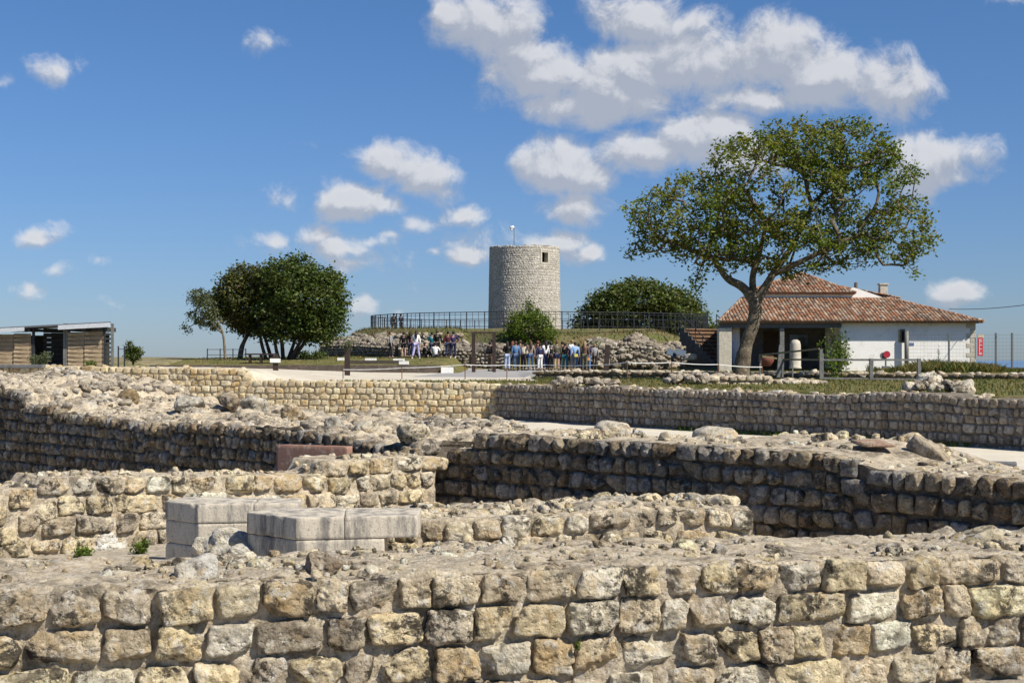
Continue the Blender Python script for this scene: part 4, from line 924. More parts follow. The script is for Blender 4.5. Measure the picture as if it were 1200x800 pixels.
# ------------------------------------------------------------------ house
def in_poly(x, y, poly):
    c = False; n = len(poly)
    for i in range(n):
        x1, y1 = poly[i]; x2, y2 = poly[(i+1) % n]
        if (y1 > y) != (y2 > y) and x < (x2-x1)*(y-y1)/(y2-y1)+x1: c = not c
    return c
M['tile'] = stone_mat('clay_tiles', dark=.35, pale=.12, warm=.1, dscale=6, cream=.08)
TP = np.array([(.42, .20, .11), (.38, .165, .09), (.46, .27, .17), (.54, .42, .31), (.24, .14, .10), (.40, .23, .14), (.46, .37, .29), (.19, .13, .10), (.36, .28, .21)])
def tiled(name, pts, parent, w_=.21, l_=.36):
    """pts: planar polygon, the first two are the eave"""
    p = [Vector(v) for v in pts]; u = (p[1]-p[0]).normalized(); n = u.cross(p[2]-p[0]).normalized()
    if n.z < 0: n = -n
    v = n.cross(u).normalized()
    if v.z < 0: v = -v
    poly = [((q_-p[0]).dot(u), (q_-p[0]).dot(v)) for q_ in p]
    mb = MB(); mb.cur = (.25, .13, .08); m = len(p)
    mb.add([q_ for q_ in p] + [q_ - n*.12 for q_ in p], [tuple(range(m)), tuple(range(m, 2*m))[::-1]] + [(i, (i+1) % m, m+(i+1) % m, m+i) for i in range(m)])
    x1 = max(a for a, b in poly); x0 = min(a for a, b in poly); y1 = max(b for a, b in poly)
    i = x0
    while i < x1:
        j = -.08
        while j < y1:
            if in_poly(i+w_/2, max(j+l_/2, .02), poly):
                c = TP[rng.integers(0, len(TP))]*rng.uniform(.8, 1.2); mb.cur = tuple(c)
                vs = []
                for (jj, lift, sc) in ((j, .035, 1.0), (j+l_*1.12, .012, .86)):
                    for k in range(6):
                        a = math.pi*k/5; vs.append(p[0] + u*(i + w_/2 - math.cos(a)*w_*.46*sc) + v*jj + n*(lift + math.sin(a)*.075*sc))
                mb.add(vs, [(k, k+1, 6+k+1, 6+k) for k in range(5)] + [(5, 4, 3, 2, 1, 0)])
            j += l_
        i += w_
    # ridge caps along the polygon's sloping edges
    for a in range(1, m):
        q0, q1 = p[a], p[(a+1) % m]
        L = (q1-q0).length; d = (q1-q0)/max(L, 1e-6)
        for k in range(int(L/.36)):
            mb.cur = tuple(TP[rng.integers(0, len(TP))]*rng.uniform(.8, 1.1)); s0 = q0 + d*k*.36; mb.tube([s0, s0 + d*.38], [.10, .085], 8)
    return mb.build(name, M['tile'], parent, tint=True)
def house():
    YH = 85.0
    def X(px, Y=YH): return (px-600)/F*Y
    def Z(py, Y=YH): return (HZ-py)/F*Y
    root = empty('white_house', (20, 90, -.6)); tag(root, 'low white house with clay tile roofs and open porch behind the big tree', 'house'); off = -Vector(root.location)
    def B(mb, name, mat, **k):
        o = mb.build(name, mat, root, **k); o.location = off; return o
    xr = X(1143); xl = X(985); xp = X(845); yb = 95.5; zb = -.8; ze = 2.16
    mb = MB(); mb.box(xl, xr, YH, YH+.4, zb, ze)
    B(mb, 'wall', M['white_paint']).location = off
    mb = MB(); mb.box(xr-.4, xr, YH+.41, yb, zb, ze); B(mb, 'wall', M['white_paint'])
    mb = MB(); mb.box(xl, xl+.35, YH+.41, 89.2, zb, ze); B(mb, 'wall', M['white_paint'])
    mb = MB(); mb.box(X(868, 89.3), xl+.34, 89.3, 89.7, zb, 3.5); B(mb, 'porch_wall', rough_mat('shade_painted_plaster', (.16, .15, .14), (.11, .105, .10), 1.5))  # porch shade is put into the dark plaster colour of this back wall
    mb = MB(); mb.box(X(868, 89.3), X(868, 89.3)+.3, 89.71, 93, zb, 3.3); B(mb, 'wall', M['white_paint'])
    # quoins at the right-hand corner
    mb = MB(); z = zb
    k = 0
    while z < ze-.3:
        w_ = .55 if k % 2 else .32; mb.box(xr-w_, xr+.02, YH-.02, YH+.3, z, z+.27); z += .29; k += 1
    B(mb, 'quoins', M['cream_stone'], bevel=.02)
    # roofs
    zE = 2.22; zT = Z(350, 89)
    A_ = (X(841), 84.45, zE); B_ = (X(1149), 84.45, zE); C_ = (X(1046, 89), 89.05, zT); D_ = (X(869, 89), 89.05, zT)
    for nm, pts in (('roof', [A_, B_, C_, D_]), ('roof', [(X(1149), 84.45, zE), (X(1149), 96, zE), (X(1046, 89), 92, zT), C_]), ('roof', [(P(847, 0, 95).x, 95, zE), A_, D_, (X(872, 92), 92, zT)])):
        o = tiled(nm, pts, root); o.location = off
    # upper storey
    Yu = 89.12; zU = Z(343, Yu)
    mb = MB(); mb.box(X(880, Yu), X(998, Yu), Yu, Yu+.3, zT-.35, zU); mb.box(X(880, Yu), X(880, Yu)+.3, Yu+.31, 92, zT-.35, zU); B(mb, 'upper_wall', M['white_paint'])
    tri = [(X(985, Yu), zT-.2), (X(985, Yu), zU-.05), (X(1001, Yu), Z(337, Yu)), (X(1043, Yu), Z(351.5, Yu)), (X(1043, Yu), zT-.2)]
    mb = MB(); mb.prism(tri, Yu-.06, Yu+.28); B(mb, 'gable_wall', M['white_paint'])
    ap = P(938, 319.5, 93.4); eL = Vector((X(872, Yu), 88.8, zU)); eR = Vector((X(1001, Yu), 88.8, zU)); rb = Vector((P(1047, 352, 91).x, 89.35, zT+.06))
    for pts in ([eL, eR, ap], [eR, (eR.x+1.2, 97.5, zU), ap], [(P(876, 0, 96).x, 96, zU), eL, ap]):
        o = tiled('roof', pts, root); o.location = off
    o = tiled('roof', [(rb.x, 89.4, rb.z), (rb.x, 97, rb.z), (ap.x+.3, 97, ap.z-.15), (ap.x+2.6, 89.5, Z(336, 89.5))][:3], root); o.location = off
    mb = MB(); x0 = X(1031, 91.5); mb.box(x0, x0+.5, 91.4, 91.9, 3.2, Z(334, 91.5)); mb.box(x0-.05, x0+.55, 91.35, 91.95, Z(334, 91.5), Z(332, 91.5)); B(mb, 'chimney', M['cream_stone'], bevel=.02)
    mb = MB(); mb.tube([(X(1003, 91), 91, 3.8), (X(1003, 91), 91, Z(331, 91))], .11, 10); B(mb, 'flue', M['bark'])
    # porch
    mb = MB(); mb.box(X(843), xl, 84.75, 85.0, 1.83, 2.13); B(mb, 'porch_beam', plain('grey_beam', (.10, .105, .115), .7))
    mb = MB(); mb.bar((X(844)+.1, 85.01, 1.98), (P(850, 0, 94).x, 94, 1.98), .2, .26); B(mb, 'porch_beam', plain('grey_beam', (.10, .105, .115), .7))
    mb = MB(); mb.box(X(841.5), X(856.5), 84.7, 85.45, zb, 1.82); B(mb, 'pillar', M['cream_stone'], bevel=.03)
    mb = MB(); mb.box(X(913), X(918), 84.7, 84.95, zb, 1.82); B(mb, 'porch_post', M['galv'], bevel=.01)
    mb = MB(); mb.box(X(896, 89), X(913, 89), 89.22, 89.3, zb, 1.7); B(mb, 'door', rough_mat('dark_door', (.10, .06, .04), (.07, .045, .035), 4))
    mb = MB(); mb.box(X(926, 89), X(948, 89), 89.22, 89.3, .1, 1.5); B(mb, 'window', plain('dark_glass', (.02, .022, .025), .1, .5))
    # front opening, gutter pipe, plaque
    mb = MB(); mb.box(X(1055), X(1060.5), YH-.02, YH+.03, Z(401), Z(385.5)); B(mb, 'window', plain('dark_glass', (.02, .022, .025), .1, .5))
    mb = MB(); mb.box(X(1052.8), X(1054.8), YH-.05, YH+.02, Z(401), Z(386)); B(mb, 'shutter', plain('yellow_wood', (.42, .34, .16), .7))
    mb = MB(); mb.box(X(1063), X(1071), YH-.03, YH-.002, Z(404.5), Z(401.5)); B(mb, 'plaque', plain('blue_plaque', (.12, .18, .33), .4))
    mb = MB(); mb.tube([(X(1060.8), YH-.3, -.7), (X(1060.8), YH-.3, Z(388)), ], .13, 10); B(mb, 'downpipe', M['galv'], smooth=True)
    mb = MB(); mb.tube([(X(1090.5), YH-.08, 1.95), (X(1093), YH-.08, 2.2)], .04, 8); B(mb, 'bracket', M['white_paint'])
    # vertical sign at the corner
    t = empty('shop_sign'); tag(t, 'tall red sign with white characters at the right corner of the white house', 'sign')
    xs0, xs1 = X(1145.2), X(1151.2); mb = MB(); mb.box(xs0, xs1, YH-.12, YH-.05, Z(417), Z(395.5)); mb.build('panel', plain('red_sign', (.55, .045, .06), .45), t)
    mb = MB(); mb.box(xs0, xs1+.05, YH-.13, YH-.04, Z(395.3), Z(392)); mb.build('top_panel', plain('cream_sign', (.62, .50, .34), .5), t)
    mb = MB(); z = Z(416)
    for k, gl in enumerate(['E', 'I', 'L', 'A', 'T', 'C']):
        b0 = Z(415.2 - k*3.1); x0, x1 = xs0+.08, xs1-.06; y0, y1 = YH-.128, YH-.118
        mb.box(x0, x0+.035, y0, y1, b0, b0+.12)
        if gl in 'EATC': mb.box(x0+.036, x1, y0, y1, b0+.09, b0+.12)
        if gl in 'EA': mb.box(x0+.036, x1, y0, y1, b0+.045, b0+.07)
        if gl in 'ELC': mb.box(x0+.036, x1, y0, y1, b0, b0+.03)
    mb.build('characters', plain('white_letters', (.8, .8, .8), .5), t)
house()
t = empty('antique_column', P(932, 430, 84)); tag(t, 'pale round column stump standing inside the porch', 'column')
mb = MB(); mb.tube([(0, 0, -.1), (0, 0, 0), (0, 0, .02), (0, 0, .7), (0, 0, 1.35), (0, 0, 1.52), (0, 0, 1.62)], [.36, .36, .33, .335, .31, .26, .12], 20); mb.build('shaft', M['cream_stone'], t, smooth=True)
t = empty('terracotta_pot', P(898, 429, 83.5)); tag(t, 'wide dark red pot in the shade of the porch', 'pot')
mb = MB(); mb.tube([(0, 0, 0), (0, 0, .03), (0, 0, .3), (0, 0, .5), (0, 0, .6), (0, 0, .62)], [.22, .26, .44, .46, .40, .44], 18); mb.build('body', plain('dark_terracotta', (.20, .07, .05), .7), t, smooth=True)
t = empty('round_sign', P(1038, 430, 81)); tag(t, 'round red sign on a short grey stand before the white wall', 'sign')
mb = MB(); mb.tube([(0, 0, -.05), (0, 0, .55)], .05, 8); mb.box(-.2, .2, -.15, .15, -.05, .06); mb.build('stand', M['galv'], t)
mb = MB(); mb.tube([(.05, -.06, .72), (.05, -.01, .72)], [.20, .20], 18); mb.build('disc', plain('red_disc', (.40, .03, .05), .5), t)
mb = MB(); mb.tube([(-.13, .0, .64), (-.13, .05, .64)], [.20, .20], 18); mb.build('disc', M['galv'], t)

def wire_fence():
    Yf = 79.5; x0 = P(1062, 0, Yf).x; x1 = P(1260, 0, Yf).x; root = empty('mesh_fence', (x0, Yf, -.6)); tag(root, 'tall grey wire mesh fence running right from the white house', 'fence')
    zt = (HZ-391)/F*Yf + .6; mb = MB()
    for z in np.arange(.12, zt, .2): mb.bar((0, 0, z), (x1-x0, 0, z), .010)
    for x in np.arange(0, x1-x0, .2): mb.bar((x, 0, .05), (x, 0, zt), .004)
    mb.build('wire_mesh', M['galv'], root)
    for px in (1112, 1167, 1186, 1235):
        mb = MB(); x = P(px, 0, Yf).x-x0; mb.box(x-.045, x+.045, -.045, .045, -.1, zt+.05); mb.build('post', plain('fence_post', (.14, .15, .15), .6), root)
wire_fence()
mb = MB(); a = P(1112, 362, 90); b = P(1290, 340, 70); mb.tube([a + (b-a)*u + Vector((0, 0, -.5*4*u*(1-u)*.6)) for u in np.linspace(0, 1, 14)], .02, 5); tag(mb.build('overhead_cable', M['dark_metal']), 'dark overhead cable rising from behind the white house', 'cable')

# ------------------------------------------------------------------ slatted shed
def shed():
    Ys = 72.0
    def X(px): return (px-600)/F*Ys
    def Z(py): return (HZ-py)/F*Ys
    root = empty('slatted_shed', (X(60), Ys, -.5)); tag(root, 'long low shed with pale timber slats and sloping flat roof', 'shed'); off = -Vector(root.location)
    def B(mb, name, mat, **k): o = mb.build(name, mat, root, **k); o.location = off; return o
    wood = rough_mat('pale_timber_slats', (.46, .35, .23), (.36, .27, .18), 4, (.52, .45, .34), 30, .006)
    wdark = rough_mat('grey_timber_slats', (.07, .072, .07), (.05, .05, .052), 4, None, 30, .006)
    zb = -.62
    def slats(x0, x1, z0, z1, mat, n, y=Ys, name='slat_panel'):
        mb = MB(); h = (z1-z0)/n
        for k in range(n):
            zc = z0 + h*(k+.5); prof = [(y, zc-h*.46), (y-.05, zc-h*.38), (y-.07, zc), (y-.05, zc+h*.38), (y, zc+h*.46)]
            mb.add([(x0, yy, zz) for yy, zz in prof] + [(x1, yy, zz) for yy, zz in prof], [(i, i+1, 6+i-1+0, 5+i) for i in range(4)] + [(0, 5, 9, 4), (4, 3, 2, 1, 0), (5, 6, 7, 8, 9)])
        B(mb, name, mat)
    slats(X(-60), X(-24), zb, Z(392), wood, 9); slats(X(-22), X(16), zb, Z(391.5), wood, 9); slats(X(16.5), X(36.5), zb, Z(390.5), wood, 9)
    slats(X(80), X(99), zb, Z(389), wood, 9); slats(X(99.5), X(121), zb, Z(388), wood, 9)
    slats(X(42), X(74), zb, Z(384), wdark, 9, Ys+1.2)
    mb = MB(); 
    for k in range(10): z = zb + .3*k*.75; mb.box(X(122), X(131), Ys+.0, Ys+.05, z, z+.09)
    B(mb, 'open_slats', wdark)
    for px, m_ in ((39, 'dark_metal'), (75.5, 'galv'), (78.5, 'galv'), (122, 'dark_metal'), (131.5, 'galv'), (-62, 'galv')):
        mb = MB(); mb.box(X(px)-.06, X(px)+.06, Ys-.02, Ys+.10, zb, Z(379 if px > 70 else 384)); B(mb, 'post', M[m_])
    # back wall and sides, so that the shed is not see-through everywhere
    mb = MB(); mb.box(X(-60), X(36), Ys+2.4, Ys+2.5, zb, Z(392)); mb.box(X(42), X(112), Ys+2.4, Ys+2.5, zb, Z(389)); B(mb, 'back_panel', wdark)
    mb = MB(); sl = (Z(377)-Z(384.5))/(X(133)-X(-10))
    def roof(x0, x1, y0, y1, dz, th): 
        za = Z(377) + (x0-X(133))*sl + dz; zc = Z(377) + (x1-X(133))*sl + dz
        mb.add([(x0, y0, za-th), (x0, y1, za-th), (x1*y1/y0, y1, zc-th), (x1, y0, zc-th), (x0, y0, za), (x0, y1, za), (x1*y1/y0, y1, zc), (x1, y0, zc)], [(0,1,2,3), (7,6,5,4), (0,3,7,4), (1,5,6,2), (0,4,5,1), (3,2,6,7)])
    roof(X(-70), X(133), Ys-.5, Ys+2.6, 0, .09); B(mb, 'roof', plain('roof_sheet', (.11, .12, .135), .5))
    mb = MB(); roof(X(-70), X(33), Ys-.56, Ys-.51, -.05, .20); roof(X(72), X(133), Ys-.56, Ys-.51, -.05, .22); B(mb, 'fascia', plain('pale_fascia', (.55, .58, .62), .5))
    mb = MB()
    for px in (-40, -20, 2, 12, 24, 34, 84, 100, 112, 118): mb.box(X(px)-.12, X(px)+.12, Ys-.3, Ys+2.35, Z(388), Z(385 if px < 50 else 383)); 
    B(mb, 'rafters', wdark)
shed()
t = empty('open_gateway', P(142, 428, 70)); tag(t, 'thin dark open frame between the shed and the conical shrub', 'frame')
mb = MB(); mb.bar((-.14, 0, -.1), (-.14, 0, .95), .06); mb.bar((.16, 0, -.1), (.16, 0, .95), .06); mb.bar((-.14, 0, .8), (.16, 0, .8), .03); mb.build('posts', M['dark_metal'], t)

# ------------------------------------------------------------------ court furniture
def post(name, label, px, ptop, Yd, wdt, mat='corten', plate=None, lean=0, cat='post'):
    g = hz((px-600)/F*Yd, Yd); x = (px-600)/F*Yd; zt = (HZ-ptop)/F*Yd; t = empty(name, (x, Yd, g)); tag(t, label, cat)
    mb = MB(); H = zt-g; mb.bar((0, 0, -.1), (lean, 0, H), wdt, wdt*.5); mb.build('shaft', M[mat], t, bevel=.01)
    if plate: mb = MB(); mb.box(-plate[0], plate[0], -wdt*.25-.06, -wdt*.25-.01, H*plate[1], H*plate[2]); mb.build('plate', plain('white_plate', (.78, .78, .76), .5), t)
    return t, H
post('bollard', 'dark post with a white plate on the white gravel near the evergreen', 323, 416, 55, .2, plate=(.20, .52, .78))
t, H = post('bollard', 'dark rusty post with dried plants on its head left of the gravel path', 407, 404, 52, .2)
leaves_mesh('foliage', [(0, 0, H), (0, 0, H-.15), (.05, 0, H+.1)], 40, .09, .12, .05, M['leaf_grey'], t)
post('bollard', 'slightly leaning rusty post on the grass right of the crowd', 710, 404, 85, .3, lean=.12)
t = empty('gate_frame', P(567, 437, 78)); tag(t, 'tall dark steel frame with mesh panel at the left of the crowd', 'frame')
for s_ in (-1, 1): mb = MB(); mb.box(-.10+.56*s_, .10+.56*s_, -.07, .07, -.1, 2.18); mb.build('post', M['corten'], t, bevel=.01)
mb = MB(); mb.box(-.66, .66, -.06, .06, 2.185, 2.26)
mb.build('lintel', M['corten'], t)
mb = MB()
for k in range(12): mb.bar((-.41+.075*k, 0, 1.2), (-.41+.075*k, 0, 2.18), .016)
for k in range(9): mb.bar((-.42, 0, 1.2+.12*k), (.42, 0, 1.2+.12*k), .016)
mb.build('mesh_panel', M['dark_metal'], t)
# low terrace edge of the upper lawn
mb = MB(); xs = np.linspace(-19, -3.75, 24)
t = empty('terrace_edging', (0, 0, 0)); tag(t, 'long low dark edging wall between the white gravel and the upper lawn', 'edging')
for a, b in zip(xs, xs[1:]):
    mb.add([(a, 74.55, -.95), (b, 74.55, -.95), (b, 74.75, -.95), (a, 74.75, -.95), (a, 74.55, -.34+.0*(a+19)), (b, 74.55, -.34), (b, 74.75, -.34), (a, 74.75, -.34)], [(0,1,5,4), (1,2,6,5), (2,3,7,6), (3,0,4,7), (4,5,6,7)])
mb.build('edging_panels', M['edging'] if 'edging' in M else rough_mat('dark_edging', (.11, .09, .075), (.08, .065, .055), 2, (.15, .12, .10), 30, .01), t)
mb = MB(); mb.box(P(405, 0, 77).x, P(472, 0, 77).x, 76.9, 77.1, -.45, -.10); o = mb.build('edging_step', rough_mat('dark_step', (.10, .085, .07), (.07, .06, .05), 2)); tag(o, 'short dark step behind the long low edging wall', 'step')
for px, py, Yd, wd, lab in ((401, 420.5, 79, .55, 'white flat slab on the grass farthest left of three'), (434, 421, 78.5, .6, 'white flat slab on the grass between the other two'), (467, 421.5, 78, .6, 'white flat slab on the grass just left of the seated group'), (473, 424.5, 76, .5, 'white slab at the right end of the short dark step'), (524, 434, 74.2, .62, 'white square block ending the long low edging wall')):
    c = P(px, py, Yd); h_ = .14 if wd < .62 else .34; o = slab('stone_slab' if wd < .62 else 'stone_block', [(c.x-wd/2, Yd), (c.x+wd/2, Yd), (c.x+wd/2, Yd+.4), (c.x-wd/2, Yd+.4)], c.z-h_*.8, c.z+h_*.5, 'white_paint'); tag(o, lab, 'slab')
t = empty('bench', P(306, 424, 77)); tag(t, 'long dark bench under the evergreen trees', 'bench')
mb = MB(); mb.box(-.85, .85, -.25, .25, .38, .46); mb.build('seat', M['corten'], t)
for x in (-.6, 0, .6): mb = MB(); mb.box(x-.05, x+.05, -.2, .2, -.1, .378); mb.build('leg', M['corten'], t)
t = empty('metal_fence', P(243, 421, 79)); tag(t, 'thin dark rail fence beneath the small sparse tree', 'fence')
mb = MB(); L_ = P(288, 0, 79).x - P(243, 0, 79).x
for z in (.25, .55): mb.bar((0, 0, z), (L_, 0, z), .03)
mb.build('rail', M['dark_metal'], t)
for k in range(4): mb = MB(); mb.bar((L_*k/3, 0, -.15), (L_*k/3, 0, .6), .05); mb.build('post', M['dark_metal'], t)
# rope barrier
def rope_barrier():
    root = empty('rope_barrier', (0, 36, -.5)); tag(root, 'thin rusty posts carrying a slack white rope across the court', 'barrier'); off = -Vector(root.location)
    pts = [(402, 433, 40), (471, 431, 39.5), (545, 427, 39), (594, 427.5, 39), (640, 427.5, 39), (690, 428, 38), (735, 424.5, 34), (787, 424.5, 34.5), (842, 427, 35), (893, 430, 36)]
    tops = []
    for k, (px, py, Yd) in enumerate(pts):
        t_ = P(px, py, Yd); g = hz(t_.x, Yd); tops.append(t_)
        if k in (4, 5): continue
        mb = MB(); mb.tube([(t_.x, Yd, g-.1), (t_.x, Yd, t_.z+.03)], .014, 6); o = mb.build('post', rough_mat('rust', (.22, .10, .05), (.12, .06, .04), 10) if k == 0 else bpy.data.materials['rust'], root); o.location = off
    mb = MB()
    for a, b in zip(tops, tops[1:]):
        sag = .02; mb.tube([a + (b-a)*u + Vector((0, 0, -sag*4*u*(1-u))) for u in np.linspace(0, 1, 9)], .011, 5)
    mb.build('rope', plain('white_rope', (.72, .72, .70), .8), root).location = off
rope_barrier()
def guard_rail():
    Yd = 35.5; root = empty('guard_rail', P(962, 452, Yd)); tag(root, 'grey metal guard rail with low cross bar behind the shaded grey wall', 'railing'); off = -Vector(root.location)
    def p(px, py, Y=Yd): return P(px, py, Y)
    for a, b, w_ in (((962, 452), (962, 409), .07), ((964.5, 450), (964.5, 414), .03), ((1021, 450), (1021, 420), .09), ((1077, 449), (1077, 420), .08)):
        mb = MB(); mb.bar(p(*a), p(*b), w_); mb.build('post', M['galv'], root).location = off
    for a, b in (((962, 421.5), (1079, 421.5)), ((962, 443), (1079, 444.5))):
        mb = MB(); mb.bar(p(*a), p(*b), .05); mb.build('rail', M['galv'], root).location = off
    root = empty('guard_rail', P(891, 440, 37)); tag(root, 'yellowish metal rail with tilted bars just right of the big trunk', 'railing'); off = -Vector(root.location)
    Y2 = 37
    for a, b, w_, m_ in (((891, 442), (891, 415), .045, 'galv'), ((912, 442), (915, 404), .09, 'galv'), ((917, 442), (918, 404), .05, 'galv'), ((929, 442), (929, 424), .03, 'galv')):
        mb = MB(); mb.bar(P(a[0], a[1], Y2), P(b[0], b[1], Y2), w_); mb.build('post', M[m_], root).location = off
    for a, b in (((891, 416), (960, 408.5)), ((891, 417), (918, 421)), ((918, 421), (961, 421.5))):
        mb = MB(); mb.bar(P(*a, Y2), P(*b, 35.6 if b[0] > 930 else Y2), .045); mb.build('rail', rough_mat('yellowed_metal', (.24, .20, .10), (.17, .15, .09), 8, None, 40, .001, .6, .4) if 'yellowed_metal' not in bpy.data.materials else bpy.data.materials['yellowed_metal'], root).location = off
guard_rail()

# ------------------------------------------------------------------ people
def skin_mesh(verts, rads, edges, root=0, level=1):
    me = bpy.data.meshes.new('tmp'); me.from_pydata([tuple(v) for v in verts], edges, []); ob = bpy.data.objects.new('tmp', me); COL.objects.link(ob)
    ob.modifiers.new('skin', 'SKIN'); sv = me.skin_vertices[0].data
    for i, r in enumerate(rads):
        r2 = r if hasattr(r, '__len__') else (r, r); sv[i].radius = r2; sv[i].use_root = (i == root)
    s_ = ob.modifiers.new('sub', 'SUBSURF'); s_.levels = level; s_.render_levels = level
    dg = bpy.context.evaluated_depsgraph_get(); out = bpy.data.meshes.new_from_object(ob.evaluated_get(dg)); bpy.data.objects.remove(ob); bpy.data.meshes.remove(me)
    out.materials.clear(); out.polygons.foreach_set('use_smooth', [True]*len(out.polygons)); return out
def ellipsoid(c, r, n=12, m=9):
    vs = []; fs = []
    for i in range(m+1):
        for j in range(n):
            a = math.pi*i/m; b = 2*math.pi*j/n; vs.append((c[0]+r[0]*math.sin(a)*math.cos(b), c[1]+r[1]*math.sin(a)*math.sin(b), c[2]+r[2]*math.cos(a)))
    for i in range(m):
        for j in range(n): fs.append((i*n+j, (i+1)*n+j, (i+1)*n+(j+1) % n, i*n+(j+1) % n))
    return vs, fs
POSE = {   # faces -y; wrist/elbow per side, knees, ankles, lean of the torso
 'stand': dict(),
 'arms_front': dict(eL=(-.24, -.02, 1.16), wL=(-.08, -.24, 1.20), eR=(.24, -.02, 1.16), wR=(.06, -.25, 1.14)),
 'hand_hip': dict(eL=(-.34, .03, 1.18), wL=(-.17, -.02, 1.0), kR=(.15, -.02, .5), aR=(.19, .0, .09)),
 'step': dict(kL=(-.14, -.10, .5), aL=(-.22, -.12, .09), kR=(.13, .05, .5), aR=(.24, .14, .09), eR=(.27, -.08, 1.15), wR=(.22, -.26, 1.05)),
 'lean': dict(chest=(.0, -.14, 1.2), neck=(.0, -.24, 1.38), head=(.0, -.30, 1.50), sL=(-.17, -.18, 1.32), sR=(.17, -.18, 1.32), eL=(-.2, -.36, 1.1), wL=(-.08, -.46, 1.2), eR=(.2, -.36, 1.1), wR=(.08, -.46, 1.2)),
 'bag': dict(eR=(.27, .02, 1.14), wR=(.20, -.16, 1.22), kL=(-.1, -.05, .5), aL=(-.12, -.06, .09)),
 'sit': dict(pel=(0, 0, .14), waist=(0, .01, .30), chest=(0, -.02, .50), neck=(0, -.05, .70), head=(0, -.08, .82), sL=(-.17, -.03, .64), sR=(.17, -.03, .64), hL=(-.10, -.02, .13), hR=(.10, -.02, .13), kL=(-.15, -.34, .42), kR=(.15, -.34, .42),
             aL=(-.14, -.48, .07), aR=(.14, -.48, .07), eL=(-.26, -.14, .42), wL=(-.14, -.32, .44), eR=(.26, -.14, .42), wR=(.14, -.32, .44)),
}
BASE = dict(pel=(0, 0, .93), waist=(0, -.005, 1.08), chest=(0, .005, 1.27), neck=(0, .01, 1.46), head=(0, -.005, 1.59), sL=(-.165, .01, 1.40), sR=(.165, .01, 1.40), hL=(-.09, 0, .90), hR=(.09, 0, .90),
            kL=(-.10, -.02, .50), kR=(.10, -.02, .50), aL=(-.11, .01, .09), aR=(.11, .01, .09), eL=(-.24, .02, 1.13), wL=(-.25, -.05, .88), eR=(.24, .02, 1.13), wR=(.25, -.05, .88))
_body = {}
